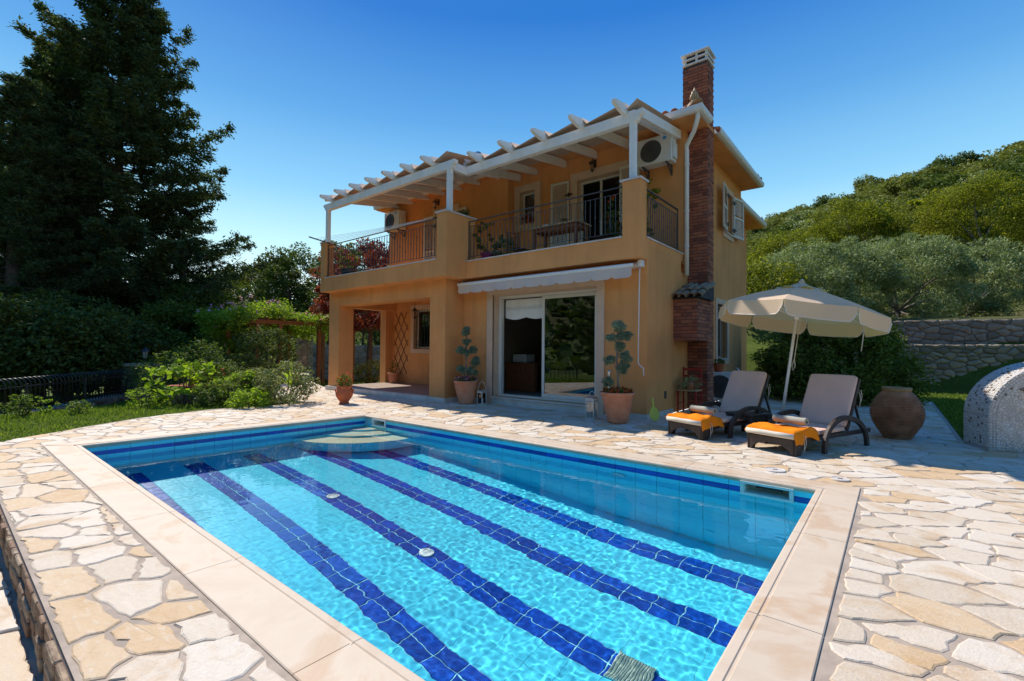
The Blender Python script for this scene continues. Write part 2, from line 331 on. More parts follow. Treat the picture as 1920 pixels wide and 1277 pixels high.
def tag(o, label=None, cat=None, group=None, kind=None):
    if label: o['label'] = label
    if cat: o['category'] = cat
    if group: o['group'] = group
    if kind: o['kind'] = kind
    return o
def thing(name, label, cat, at=(0, 0, 0), group=None, rz=0, model_at_origin=False):
    o = bpy.data.objects.new(name, None); C.objects.link(o); o.location = at; o.rotation_euler = (0, 0, rz); o.empty_display_size = .2
    ORI[o.name] = (0, 0, 0) if (model_at_origin or rz) else tuple(float(c) for c in at)
    return tag(o, label, cat, group)
def struct(o): return tag(o, kind='structure')
def copy_tree(o, parent=None):
    c = o.copy(); C.objects.link(c); c.parent = parent
    for ch in o.children: copy_tree(ch, c)
    return c
# ---------------------------------------------------------------- stones by Voronoi
def clip(poly, a, b, c):                        # keep a*x+b*y<=c
    out = []; n = len(poly)
    for i in range(n):
        p, q = poly[i], poly[(i+1) % n]; dp = a*p[0]+b*p[1]-c; dq = a*q[0]+b*q[1]-c
        if dp <= 0: out.append(p)
        if (dp < 0 < dq) or (dq < 0 < dp): t = dp/(dp-dq); out.append((p[0]+(q[0]-p[0])*t, p[1]+(q[1]-p[1])*t))
    return out
def area(p): return .5*sum(p[i][0]*p[(i+1) % len(p)][1]-p[(i+1) % len(p)][0]*p[i][1] for i in range(len(p)))
def inset(poly, g):
    out = list(poly); n = len(poly)
    for i in range(n):
        p, q = poly[i], poly[(i+1) % n]; dx, dy = q[0]-p[0], q[1]-p[1]; L = math.hypot(dx, dy)
        if L < 1e-6: continue
        a, b = dy/L, -dx/L; out = clip(out, a, b, a*p[0]+b*p[1]-g)
        if len(out) < 3: return []
    return out
def clip_poly(cell, reg):
    n = len(reg)
    for i in range(n):
        p, q = reg[i], reg[(i+1) % n]; dx, dy = q[0]-p[0], q[1]-p[1]; L = math.hypot(dx, dy); a, b = dy/L, -dx/L
        cell = clip(cell, a, b, a*p[0]+b*p[1])
        if len(cell) < 3: return []
    return cell
def voronoi(x0, x1, y0, y1, sp, aniso=(1, 1), seed=1, rot=0, mind=.62):
    rnd = random.Random(seed); pts = []; W_, H_ = (x1-x0), (y1-y0); n = int(W_*H_/(sp*sp*aniso[0]*aniso[1])*1.0); grid = {}
    g = sp*max(aniso); tries = 0
    ca, sa = math.cos(rot), math.sin(rot)
    def dist(dx, dy): u, v = ca*dx+sa*dy, -sa*dx+ca*dy; return math.hypot(u/aniso[0], v/aniso[1])
    while len(pts) < n and tries < n*14:
        tries += 1; p = (rnd.uniform(x0, x1), rnd.uniform(y0, y1)); k = (int(p[0]//g), int(p[1]//g)); lim = sp*rnd.uniform(mind*.7, mind*1.5)
        if all(dist(p[0]-q[0], p[1]-q[1]) > lim for i in (-1, 0, 1) for j in (-1, 0, 1) for q in grid.get((k[0]+i, k[1]+j), ())):
            pts.append(p); grid.setdefault(k, []).append(p)
    m = np.array([[ca/aniso[0], sa/aniso[0]], [-sa/aniso[1], ca/aniso[1]]]); G = m.T@m; out = []
    for p in pts:
        k = (int(p[0]//g), int(p[1]//g)); r = g*2.2; cell = [(p[0]-r, p[1]-r), (p[0]+r, p[1]-r), (p[0]+r, p[1]+r), (p[0]-r, p[1]+r)]
        nb = [q for i in range(-3, 4) for j in range(-3, 4) for q in grid.get((k[0]+i, k[1]+j), ()) if q is not p]
        nb.sort(key=lambda q: dist(p[0]-q[0], p[1]-q[1]))
        for q in nb[:16]:
            d = (q[0]-p[0], q[1]-p[1]); a = G[0, 0]*d[0]+G[0, 1]*d[1]; b = G[1, 0]*d[0]+G[1, 1]*d[1]
            mx, my = (p[0]+q[0])/2, (p[1]+q[1])/2; cell = clip(cell, a, b, a*mx+b*my)
            if len(cell) < 3: break
        if len(cell) >= 3: out.append(clip_poly(cell, [(x0, y0), (x1, y0), (x1, y1), (x0, y1)]))
    return [c for c in out if len(c) >= 3]
def rough_poly(p, step, jit, rnd):
    out = []
    n = len(p)
    for i in range(n):
        a, b = p[i], p[(i+1) % n]; L = math.hypot(b[0]-a[0], b[1]-a[1]); k = max(1, int(L/step)); nx, ny = (b[1]-a[1])/max(L, 1e-6), -(b[0]-a[0])/max(L, 1e-6)
        for j in range(k):
            t = j/k; o = 0 if j == 0 else rnd.gauss(0, jit)
            if j == 0: 
                # soften the corner
                out.append((a[0]+rnd.uniform(-jit, jit), a[1]+rnd.uniform(-jit, jit)))
            else: out.append((a[0]+(b[0]-a[0])*t+nx*o, a[1]+(b[1]-a[1])*t+ny*o))
    return out
def lay(cells, regions, T, gap, h, name, mat, parent, limit=300, rank=None, step=.07, jit=.006, rim=.006, seed=3, minarea=.006, dome=0, gapvar=.5, stuffname='stone_remainder'):
    rnd = random.Random(seed); st = []
    for c in cells:
        for reg in regions:
            q = clip_poly(c, reg)
            if len(q) < 3: continue
            q = inset(q, gap*rnd.uniform(1-gapvar, 1+gapvar))
            if len(q) >= 3 and area(q) > minarea: st.append(q)
    if rank: st.sort(key=lambda q: rank(sum(p[0] for p in q)/len(q), sum(p[1] for p in q)/len(q)))
    rest = MB()
    for i, q in enumerate(st):
        o = rough_poly(q, step, jit, rnd); n = len(o); cx = sum(p[0] for p in o)/n; cy = sum(p[1] for p in o)/n
        hh = h*rnd.uniform(.8, 1.1); tx, ty = rnd.gauss(0, .004), rnd.gauss(0, .004)
        t = MB() if i < limit else rest
        k = []
        for x, y in o:
            L = math.hypot(x-cx, y-cy)+1e-6; f = max(.3, 1-rim/L*1.4); k.append((cx+(x-cx)*f, cy+(y-cy)*f))
        vs = [T(x, y, -.01) for x, y in o]+[T(x, y, hh*.55) for x, y in o]+[T(x, y, hh+tx*(x-cx)+ty*(y-cy)) for x, y in k]
        fs = [(j, (j+1) % n, n+(j+1) % n, n+j) for j in range(n)]+[(n+j, n+(j+1) % n, 2*n+(j+1) % n, 2*n+j) for j in range(n)]
        if dome: vs.append(T(cx, cy, hh+dome)); fs += [(2*n+j, 2*n+(j+1) % n, 3*n) for j in range(n)]
        else: fs.append(tuple(2*n+j for j in range(n)))
        t.add(vs, fs)
        if i < limit: t.build(name, mat, parent, smooth=bool(dome))
    if rest.v: tag(rest.build(stuffname, mat, parent, smooth=bool(dome)), kind='stuff')
    return len(st)
# ---------------------------------------------------------------- foliage
def unit(n, rng=RNG): v = rng.normal(size=(n, 3)); return v/np.linalg.norm(v, axis=1, keepdims=True)
def leaves(cent, size, up=.3, aspect=.5, rng=RNG, fold=.0, dirs=None):
    n = len(cent); size = np.broadcast_to(size, n)*rng.uniform(.65, 1.35, n)
    nrm = unit(n, rng); nrm[:, 2] = np.abs(nrm[:, 2])+up; nrm /= np.linalg.norm(nrm, axis=1, keepdims=True)
    d = unit(n, rng) if dirs is None else dirs+unit(n, rng)*.45
    d = d-nrm*np.sum(d*nrm, 1, keepdims=True); d /= np.linalg.norm(d, axis=1, keepdims=True)+1e-9
    w = np.cross(nrm, d); L = size[:, None]*.5
    return np.stack([cent-d*L, cent+w*L*aspect-d*L*.1, cent+d*L, cent-w*L*aspect-d*L*.1], 1)
def clumps(c, r, n, sc=(1, 1, 1), rng=RNG, low=-.5):
    u = unit(n*2, rng); u = u[u[:, 2] > low][:n]; rad = rng.uniform(.55, 1.0, len(u))**.6
    return np.array(c)+u*rad[:, None]*r*np.array(sc)
def puff(cs, r, per, rng=RNG):
    k = len(cs); u = unit(k*per, rng)*(rng.uniform(.25, 1, (k*per, 1))**.5); rr = np.repeat(r*rng.uniform(.65, 1.3, k), per)[:, None]
    return np.repeat(cs, per, 0)+u*rr*np.array([1, 1, .75])
def limbs(mb, base, tips, r0, n=6, rng=random):
    base = Vector(base)
    for t in tips:
        t = Vector(t); mid = base.lerp(t, .5)+Vector((rng.uniform(-.1, .1), rng.uniform(-.1, .1), rng.uniform(0, .12)))*(t-base).length
        mb.tube([base, mid, t], [r0, r0*.6, r0*.2], n, False)
def make_tree(name, label, cat, at, h, cr, leafmat, nleaf=12000, leaf=.12, clumpr=.5, nclump=60, trunk_r=.15, crown_c=.62, sc=(1, 1, .8), bark='bark', group=None, low=-.6, up=.3, aspect=.5, seed=None, ntip=10):
    rng = np.random.default_rng(seed if seed is not None else int(abs(at[0])*97+abs(at[1])*31)); t = thing(name, label, cat, at, group)
    cc = (at[0], at[1], at[2]+h*crown_c); cs = clumps(cc, cr, nclump, sc, rng, low)
    P = puff(cs, clumpr, max(1, nleaf//len(cs)), rng)
    P = P[P[:, 2] > at[2]+.04]
    np_obj('crown', leaves(P, leaf, up, aspect, rng), leafmat, t)
    mb = MB(); rr = random.Random(int(h*100)); fork = (at[0]+rr.uniform(-.1, .1), at[1], at[2]+h*crown_c*.55)
    mb.tube([(at[0], at[1], at[2]-.15), (at[0]+.03, at[1], at[2]+h*.15), fork], [trunk_r*1.3, trunk_r, trunk_r*.8], 9)
    limbs(mb, fork, [tuple(c) for c in cs[:ntip]], trunk_r*.55, 6, rr)
    mb.build('trunk', bark, t, smooth=True); return t
# ---------------------------------------------------------------- ground sheet
def sm(a, b, x): t = min(1, max(0, (x-a)/(b-a))); return t*t*(3-2*t)
def ground_z(x, y):
    z = -.03
    z -= .45*sm(-11, -19, x)+3.0*sm(-19, -60, x)*(1-sm(10, 60, y))
    r = math.hypot(x, y)
    if y < .5: z -= 2.2*sm(-4, -40, y)+(.55*sm(-9.0, -8.5, x) if x < 9.4 else .3)
    # garden terraces and hill to the north east
    th = x/max(y, 8); m = min(.40, max(.03, .275+.16*(th+.22)))
    hill = m*max(0, y-33)*sm(33, 60, y)**.3*(1-sm(180, 300, y)*.9)
    up = sm(-9, -5, x)
    if y > 20.3: z += up*(1.5*sm(20.3, 20.6, y)+.8*sm(22.9, 23.2, y)+.5*sm(23.2, 27, y))
    z += hill
    if r > 24: z += noise.noise(Vector((x*.03, y*.03, 1)))*min(5, r*.03)
    if y < -40: z += 95*sm(-60, -300, y)
    if r > 420: z += 50*sm(420, 800, r)*(.5+.5*noise.noise(Vector((x*.003, y*.003, 7))))
    return z
def axis_vals(lo, hi, step, far):
    v = list(np.arange(lo, hi+.01, step)); d = step; a = v[-1]
    while a < far: d *= 1.16; a += d; v.append(a)
    d = step; a = v[0]; pre = []
    while a > -far: d *= 1.16; a -= d; pre.append(a)
    return pre[::-1]+v
GX = axis_vals(-28, 8, .5, 1500); GY = axis_vals(-5, 30, .5, 1500)
def in_hole(x, y): return (-9.0 < x < 8.9 and -6.9 < y < .5) or (-8.5 < x < -.0 and .5 < y < 5.5) or (-3.2 < x < 8.6 and .3 < y < 9)or(-13.5 < x < -3 and 5 < y < 13)
gv = [(x, y, ground_z(x, y)) for y in GY for x in GX]; nx = len(GX)
gf = [(j*nx+i, j*nx+i+1, (j+1)*nx+i+1, (j+1)*nx+i) for j in range(len(GY)-1) for i in range(nx-1) if not in_hole((GX[i]+GX[i+1])/2, (GY[j]+GY[j+1])/2)]
struct(mesh_obj('ground', gv, gf, 'ground', None, True))
# ---------------------------------------------------------------- pool
PA, PB, PC, PD = (-7.95, 1.2), (-7.66, 5.1), (-.56, 5.1), (-.56, 1.2)
ZW = -.18
def left_x(y): return PA[0]+(PB[0]-PA[0])*(y-PA[1])/(PB[1]-PA[1])
def floor_z(x): return -1.05-.64*min(1, (x+7.9)/5.4)-.02*max(0, x+2.5)
pw = MB()
q = [(PA[0]-.02, PA[1]-.02), (PB[0]-.02, PB[1]+.02), (PC[0]+.02, PC[1]+.02), (PD[0]+.02, PD[1]-.02)]
for i in range(4):
    a, b = q[i], q[(i+1) % 4]
    if i == 1:
        pw.holes('x', a[0], b[0], -1.8, -.04, 5.12, 5.14, [(-1.17, -.77, -.143, -.057), (-7.39, -7.05, -.143, -.057)]); continue
    pw.add([(a[0], a[1], -.04), (b[0], b[1], -.04), (b[0], b[1], -1.8), (a[0], a[1], -1.8)], [(0, 1, 2, 3)])
pool_wall = struct(pw.build('pool_wall', 'grouts'))
pf = MB(); fx_ = lambda x, y: (x, y, floor_z(x)-.001)
pf.add([fx_(*q[0]), fx_(-2.5, q[3][1]), fx_(*q[3]), fx_(*q[2]), fx_(-2.5, q[2][1]), fx_(*q[1])], [(0, 1, 4, 5), (1, 2, 3, 4)])
pool_floor = struct(pf.build('pool_floor', 'grouts'))
LANES = [1.61, 2.32, 3.07, 3.86, 4.60]
def slab(mb, x0, x1, y0, y1, h=.006, e=.003):
    z = lambda x: floor_z(x)
    return mb.add([(x0, y0, z(x0)), (x1, y0, z(x1)), (x1, y1, z(x1)), (x0, y1, z(x0)), (x0+e, y0+e, z(x0)+h), (x1-e, y0+e, z(x1)+h), (x1-e, y1-e, z(x1)+h), (x0+e, y1-e, z(x0)+h)],
                  [(3, 2, 1, 0), (4, 5, 6, 7), (0, 1, 5, 4), (1, 2, 6, 5), (2, 3, 7, 6), (3, 0, 4, 7)])
LW = .128; G = .008
for li, ly in enumerate(LANES):
    x = -.60
    while x > (-7.6 if li < 4 else -6.5):
        for s in (-1, 1):
            y0, y1 = (ly-LW, ly) if s < 0 else (ly, ly+LW)
            slab(MB_ := MB(), x-.25+G/2, x-G/2, y0+G/2, y1-G/2); MB_.build('lane_tile', 'tileb', pool_floor)
        x -= .25
lt = MB(); ys = [1.2]+[v for l in LANES for v in (l-LW, l+LW)]+[5.1]
for k in range(0, len(ys), 2):
    w = ys[k+1]-ys[k]; n = max(1, round(w/.25))
    x = -.57
    while x > -8.1:
        for j in range(n):
            y0 = ys[k]+w*j/n; y1 = ys[k]+w*(j+1)/n
            slab(lt, x-.25+.001, x-.001, y0+.001, y1-.001, .0025, .001)
        x -= .25
for ly in (LANES[4],):
    slab(lt, -7.9, -6.62, ly-LW+.002, ly+LW-.002)
tag(lt.build('floor_tile', 'tile', pool_floor), kind='stuff')
# wall tiles, each a part
rows = [(-.098, -.034, 'tile'), (-.150, -.102, 'tileb'), (-.40, -.154, 'tile'), (-.65, -.404, 'tile'), (-.90, -.654, 'tile'), (-1.15, -.904, 'tile'), (-1.40, -1.154, 'tile'), (-1.66, -1.404, 'tile')]
for r, (z0, z1, m) in enumerate(rows):
    for k in range(28):                          # long wall by the house
        x1 = -.565-.25*k; x0 = x1-.246
        if x0 < PB[0]: x0 = PB[0]
        if x1-x0 < .05 or z1 < floor_z(x1): continue
        if (-1.22 < (x0+x1)/2 < -.60 or -7.45 < (x0+x1)/2 < -6.97) and r < 2: continue
        MB().box(x0, x1, 5.106, 5.119, z0, z1).build('wall_tile', m, pool_wall)
    for k in range(16):                          # short wall by the steps
        if r > 4: continue
        y0 = 1.2+.244*k; y1 = y0+.240; xa, xb = left_x(y0), left_x(y1)
        MB().add([(xa-.019, y0, z0), (xb-.019, y1, z0), (xb-.019, y1, z1), (xa-.019, y0, z1), (xa-.006, y0, z0), (xb-.006, y1, z0), (xb-.006, y1, z1), (xa-.006, y0, z1)],
                 [(0, 1, 2, 3), (7, 6, 5, 4), (0, 4, 5, 1), (1, 5, 6, 2), (2, 6, 7, 3), (3, 7, 4, 0)]).build('wall_tile', m, pool_wall)
nt = MB()
for k in range(29):
    for z0, z1, m in rows:
        if m == 'tile': nt.box(-.565-.25*k-.246, -.565-.25*k, 1.181, 1.194, z0, z1)
for k in range(16):
    for z0, z1, m in rows:
        if m == 'tile': nt.box(-.554, -.541, 1.2+.244*k, 1.44+.244*k, z0, z1)
tag(nt.build('wall_tile_remainder', 'tile', pool_wall), kind='stuff')
# steps in the far corner
st = thing('pool_steps', 'rounded underwater corner steps with pale treads at far left end of pool', 'steps', (PB[0], PB[1], -1.0))
def arc(r, n=18): return [(PB[0]+.02, PB[1]-.0)]+[(PB[0]+max(.02, r*math.sin(t)), PB[1]-r*math.cos(t)) for t in [math.pi/2*i/n for i in range(n+1)]]
for r, zt, zb in ((1.35, -.53, -1.10), (.86, -.40, -.53), (.44, -.28, -.40)):
    poly = arc(r)[::-1]; poly = poly if area(poly) > 0 else poly[::-1]
    MB().prism(poly, zb, zt-.02, lambda u, v, w: (u, v, w)).build('riser', 'tile', st)
    p2 = arc(r+.0)[::-1]; p2 = p2 if area(p2) > 0 else p2[::-1]
    MB().prism(p2, zt-.02, zt, lambda u, v, w: (u, v, w)).build('tread', 'step', st)
# water surface
WX = np.arange(-8.0, -.5, .015); WY = np.arange(1.19, 5.13, .015)
def ripple(x, y):
    a = .35+.65*sm(-6.2, -3.5, x+.6*(y-3))
    n = noise.noise(Vector((x*7.5, y*9.0, .3)))*.0007+noise.noise(Vector((x*16, y*20, 4.1)))*.00062*(.55+.9*abs(noise.noise(Vector((x*.8, y*.9, 3)))))
    n += .0016*noise.noise(Vector((x*1.6, y*2.0, 9)))+noise.noise(Vector((x*31, y*36, 2.2)))*.00028
    return ZW+a*n
wv = []
for y in WY:
    yy = min(y, 5.119)
    for x in WX:
        xx = min(-.541, max(x, left_x(yy)-.019)); wv.append((xx, yy, ripple(xx, yy)))
n = len(WX); wf = [(j*n+i, j*n+i+1, (j+1)*n+i+1, (j+1)*n+i) for j in range(len(WY)-1) for i in range(n-1)]
water = struct(mesh_obj('water', wv, wf, 'water', None, True)); water.cycles.is_caustics_caster = True
for o in list(pool_floor.children)+list(pool_wall.children)+list(st.children)+[pool_floor, pool_wall]: o.cycles.is_caustics_receiver = True
# fittings
def ring(name, lab, cat, at, r, axis='z', mat='abs', grp=None):
    t = thing(name, lab, cat, at, grp)
    def T(mb):
        if axis == 'y': mb.v = [(at[0]+(p[0]-at[0]), at[1]-(p[2]-at[2]), at[2]+(p[1]-at[1])) for p in mb.v]
        return mb
    T(MB().lathe([(r*.62, .0), (r, 0), (r, .012), (r*.9, .02), (r*.62, .018)], at, 24, False)).build('collar', mat, t, True)
    T(MB().lathe([(0.001, .0), (r*.60, .0), (r*.60, .012), (.001, .016)], at, 20)).build('cap', 'steel' if axis == 'y' else mat, t)
    for c in t.children: c.cycles.is_caustics_receiver = True
ring('floor_inlet', 'round white inlet on the middle blue lane, nearer to the steps', 'pool inlet', (-5.26, 3.07, floor_z(-5.26)+.006), .075)
ring('floor_inlet', 'round white inlet in the middle blue lane halfway along the pool', 'pool inlet', (-3.55, 3.07, floor_z(-3.55)+.006), .075)
ring('wall_inlet', 'round wall inlet under the waterline on the long wall facing the loungers', 'pool inlet', (-2.52, 5.10, -.30), .085, 'y')
M['drainrib'] = plain('drain_rib', (.22, .30, .22), .6, .1)
t = thing('floor_drain', 'square ribbed drain cover at the near end of the middle blue lane', 'drain', (-1.42, 3.08, floor_z(-1.42)))
z0 = floor_z(-1.42)+.008
MB().box(-1.57, -1.29, 2.945, 3.215, z0, z0+.012).build('plate', 'abs', t)
for k in range(14): MB().box(-1.56+.0202*k, -1.550+.0202*k, 2.945, 3.215, z0+.012, z0+.020).build('rib', 'drainrib', t)
for c in t.children: c.cycles.is_caustics_receiver = True
def skimmer(lab, x0, x1, z0, z1):
    t = thing('skimmer', lab, 'skimmer', ((x0+x1)/2, 5.1, z0), 'skimmers in the long pool wall')
    f = MB(); f.holes('x', x0, x1, z0, z1, 5.082, 5.104, [(x0+.03, x1-.03, z0+.022, z1-.022)]); f.build('frame', 'abs', t, bevel=.002)
    b = MB(); b.box(x0+.03, x1-.03, 5.30, 5.31, z0, z1).box(x0+.03, x0+.04, 5.105, 5.30, z0, z1).box(x1-.04, x1-.03, 5.105, 5.30, z0, z1).box(x0+.04, x1-.04, 5.105, 5.30, z0, z0+.02).box(x0+.04, x1-.04, 5.105, 5.30, z1-.02, z1)
    b.build('throat', 'abs', t); MB().box(x0+.11, x1-.11, 5.24, 5.26, z0+.045, z1-.03).build('flap', 'acgrill', t)
    for k in range(6):
        xx = x0+.015 if k < 2 else (x1-.015 if k < 4 else (x0+x1)/2+(.06 if k == 4 else -.06)); zz = (z0+.03, z1-.03)[k % 2] if k < 4 else z1-.011
        MB().sphere((xx, 5.081, zz), .005, 6, 4).build('screw', 'steel', t)
skimmer('white skimmer opening in the pool wall near the second sun lounger', -1.20, -.74, -.165, -.035)
skimmer('white skimmer opening in the pool wall above the corner steps', -7.42, -7.02, -.165, -.035)
# the wall behind the near skimmer
MB().box(-1.311, -1.202, 5.106, 5.119, -.098, -.034).build('wall_tile', 'tile', pool_wall); MB().box(-.738, -.565, 5.106, 5.119, -.098, -.034).build('wall_tile', 'tile', pool_wall)
MB().box(-1.311, -1.202, 5.106, 5.119, -.150, -.102).build('wall_tile', 'tileb', pool_wall); MB().box(-.738, -.565, 5.106, 5.119, -.150, -.102).build('wall_tile', 'tileb', pool_wall)
# coping
PROF = [(w_, z_-.007) for w_, z_ in [(.0, -.040), (-.004, -.030), (-.006, -.014), (-.002, -.002), (.008, .006), (.045, .008), (.050, .003), (.060, .003), (.066, .010), (.305, .010), (.310, .006), (.310, -.040)]]
coping = struct(MB().add([(-8.30, .85, -.045), (-.22, .85, -.045), (-.22, 1.17, -.045), (-8.30, 1.17, -.045)], [(0, 1, 2, 3)]).build('pool_coping', 'mortar'))
def run(p0, p1, n0, m0, m1, L):     # slabs from p0 to p1, n0 outward, mitre slopes m0/m1
    p0, p1 = Vector((*p0, 0)), Vector((*p1, 0)); d = (p1-p0).normalized(); n0 = Vector((*n0, 0)).normalized(); tot = (p1-p0).length; k = max(1, round(tot/L))
    for i in range(k):
        a = tot*i/k+(.0022 if i else 0); b = tot*(i+1)/k-(.0022 if i < k-1 else 0); vs = []
        for s, mm in ((a, m0 if i == 0 else 0), (b, -m1 if i == k-1 else 0)):
            for w, z in PROF: v = p0+d*(s-mm*w)+n0*w; vs.append((v.x, v.y, z))
        m = len(PROF); fs = [(j, j+1, m+j+1, m+j) for j in range(m-1)]+[(m-1, 0, m, 2*m-1), tuple(range(m))[::-1], tuple(range(m, 2*m))]
        MB().add(vs, fs).build('coping_slab', 'coping', coping)
run(PA, PD, (0, -1), 1.0, 1.0, 1.25)
run(PD, PC, (1, 0), 1.0, 1.0, 1.3)
run(PC, PB, (0, 1), 1.0, 1.0, 1.25)
run(PB, PA, (-1, .07), 1.0, 1.0, 1.3)
# ---------------------------------------------------------------- terrace
tb = MB()
def pit(mb, x0, x1, y0, y1, z0, z1): mb.box(x0, x1, y0, y1, z0, z1)
pit(tb, -9.0, 9, .36, .90, -.5, -.007); pit(tb, -.26, 9, .90, 9.25, -.5, -.007); pit(tb, -3.46, -.26, 5.40, 16.2, -.5, -.007); pit(tb, -.26, .75, 9.25, 16.2, -.5, -.007)  # unseen right end extended for warm bounce light
pit(tb, -14.3, -3.46, 5.40, 8.12, -.5, -.007); tb.prism([(-9.0, .90), (-8.25, .90), (-7.96, 5.40), (-10.45, 5.40), (-10.7, 3.5), (-10.3, 2.3), (-9.7, 1.4)], -.5, -.006, lambda u, v, w: (u, v, w))
terrace = struct(tb.build('terrace', 'mortar'))
cells0 = voronoi(-14.3, 9.0, .36, 16.2, .262, (1.25, .85), 33, .25)
CO = [(-8.27, .875), (-.235, .875), (-.235, 5.43), (-7.985, 5.43)]
AROUND = [[(-9.6, .37), (8.9, .37), (8.9, .872), (-9.6, .872)], [(-.225, .872), (8.9, .872), (8.9, 5.43), (-.225, 5.43)], [(-14.2, 5.43), (8.9, 5.43), (8.9, 9.2), (-14.2, 9.2)],
          [(-9.6, .885), (-8.27, .885), (-7.985, 5.425), (-10.4, 5.425), (-10.6, 3.5), (-10.2, 2.3)]]
WHOLE = [[(-8.95, .37), (8.9, .37), (8.9, 9.2), (-10.45, 9.2), (-10.45, 2.7)], [(-14.2, 5.425), (-10.45, 5.425), (-10.45, 8.1), (-14.2, 8.1)], [(-3.45, 9.2), (.7, 9.2), (.7, 16), (-3.45, 16)]]
AROUND = [r if area(r) > 0 else r[::-1] for r in AROUND]; WHOLE = [r if area(r) > 0 else r[::-1] for r in WHOLE]; cells = []
for c_ in cells0:
    k_ = clip_poly(c_, CO)
    if len(k_) >= 3 and area(k_) > .002:
        for r_ in AROUND:
            q_ = clip_poly(c_, r_)
            if len(q_) >= 3: cells.append(q_)
    else: cells.append(c_)
cells = [c_ for c_ in cells if not (sum(p[0] for p in c_)/len(c_) < -3.6 and sum(p[1] for p in c_)/len(c_) > 8.3)]
REG = WHOLE
def front_rank(x, y):
    d = Vector((x, y, -1.25)); w = d.dot(_f2)
    if w < .3: return 50+d.length
    u = d.dot(_r3)/w; v = -d.dot(_u3)/w
    return w+(0 if abs(u) < 1.13 and abs(v) < .78 else 40)
lay(cells, REG, lambda x, y, w: (x, y, w-.010), .0105, .010, 'paving_stone', 'stone', terrace, 295, front_rank, .045, .0085, .006)
# edge of the terrace and the lower terrace in front of it
low = MB(); low.prism([(-8.98, -7), (9, -7), (9, .36), (-8.98, .36)], -.6, -.262, lambda u, v, w: (u, v, w)); lower = struct(low.build('lower_terrace', 'mortar'))  # unseen stretch behind the camera added for warm bounce light
lay(voronoi(-8.95, 5, -3.2, .33, .36, (1.2, .9), 4, .3), [[(-8.95, -3.2), (5, -3.2), (5, .33), (-8.95, .33)]], lambda x, y, w: (x, y, w-.26), .015, .012, 'paving_stone', 'stone', lower, 60, front_rank, .06, .006, .006)
edge = MB(); edge.box(-8.98, 8.9, .352, .36, -.26, -.02); edgeo = struct(edge.build('terrace_edge', 'bmortar'))
rr = random.Random(8); x = -8.6
while x < 0:
    w = rr.uniform(.10, .26); z = -.25
    zs = [-.25, -.25+rr.uniform(.05, .08), -.25+rr.uniform(.12, .16), -.012]
    for k in range(3):
        if rr.random() < .9:
            d = rr.uniform(.004, .03)
            MB().box(x+.006, x+w-.004, .352-d, .356, zs[k]+.004, zs[k+1]-.004).build('edge_stone', 'riser', edgeo, bevel=.006, seg=1)
    x += w
# garden path to the left and deck lids
pth = MB(); pp = [(-14.2, 6.2), (-13.9, 7.9), (-18.5, 9.6), (-24, 12.6), (-24.6, 11.4), (-18.6, 8.0)]; pp = pp if area(pp) > 0 else pp[::-1]
pth.prism(pp, -.6, -.20, lambda u, v, w: (u, v, w+.16+.0*(u)));
path = struct(pth.build('garden_path', 'mortar'))
lay(voronoi(-24.6, -13.9, 6.2, 12.6, .5, (1.2, .9), 9), [[(-14.2, 6.2), (-13.9, 7.9), (-18.5, 9.6), (-18.6, 8.0)], [(-18.6, 8.0), (-18.5, 9.6), (-24, 12.6), (-24.6, 11.4)]], lambda x, y, w: (x, y, w-.035), .02, .012, 'paving_stone', 'stone', path, 30, front_rank)
def lid(lab, x, y, r):
    t = thing('access_lid', lab, 'lid', (x, y, 0)); MB().lathe([(.001, 0), (r, 0), (r, .010), (r*.97, .014), (r*.9, .014), (r*.88, .010), (.001, .011)], (x, y, .0), 32).build('cover', 'marble', t)
    MB().box(x-.02, x+.02, y-.006, y+.006, .011, .016).build('slot', 'greyiron', t)
lid('round white skimmer lid in the paving nearest the front lounger leg', -.98, 5.60, .10)
lid('round white skimmer lid in the paving at the corner of the pool coping', -.42, 5.62, .08)
# ================================================================= THE HOUSE
HL, HR = -13.35, -3.48
house = thing('house', 'two storey ochre plastered villa with white trellis, balcony and tall brick chimney', 'house', (-8, 10, 0))
w = MB(); w.holes('x', -8.16, HR, 0, 2.9, 8.15, 8.40, [(-7.2, -4.5, .17, 2.50)]); w.holes('y', 8.40, 14.72, 0, 2.9, HR-.25, HR, [(12.45, 13.35, 1.05, 2.45)])
w.box(-8.70, -8.16, 7.55, 9.80, 0, 2.9)                        # pier and side wall of the porch
w.holes('x', -13.15, -8.70, .0, 2.9, 9.80, 10.05, [(-12.05, -11.25, 1.25, 2.50)])
w.box(-13.28, -12.74, 7.55, 8.03, 0, 2.50); w.box(-13.45, -13.15, 9.50, 9.80, 0, 2.50)
w.box(-13.28, -8.70, 7.55, 8.03, 2.50, 2.9); w.box(-13.42, -12.98, 8.03, 9.80, 2.50, 2.9)
w.build('ground_floor_wall', 'stucco', house)
w = MB(); w.box(-13.22, -7.81, 7.22, 7.839, 2.9, 3.14); w.box(-13.42, HR-.003, 7.84, 9.9, 2.9, 3.14)
w.box(-13.42, HR-.25, 9.9, 14.7, 2.9, 3.10)
w.build('balcony_slab', 'stucco', house)
w = MB(); w.box(-13.22, -13.05, 7.222, 9.9, 3.14, 3.29); w.box(-13.05, -8.12, 7.222, 7.40, 3.14, 3.29); w.box(-7.80, -3.82, 7.842, 8.02, 3.14, 3.29); w.box(-3.66, HR-.001, 8.12, 10.05, 3.14, 3.29)
w.build('parapet', 'stucco', house)
MB().box(-8.12, -7.80, 7.215, 8.15, 2.895, 4.35).build('balcony_pillar', 'stucco', house, bevel=.008)
MB().box(-3.82, HR+.003, 7.835, 8.12, 2.895, 4.30).build('balcony_pillar', 'stucco', house, bevel=.008)
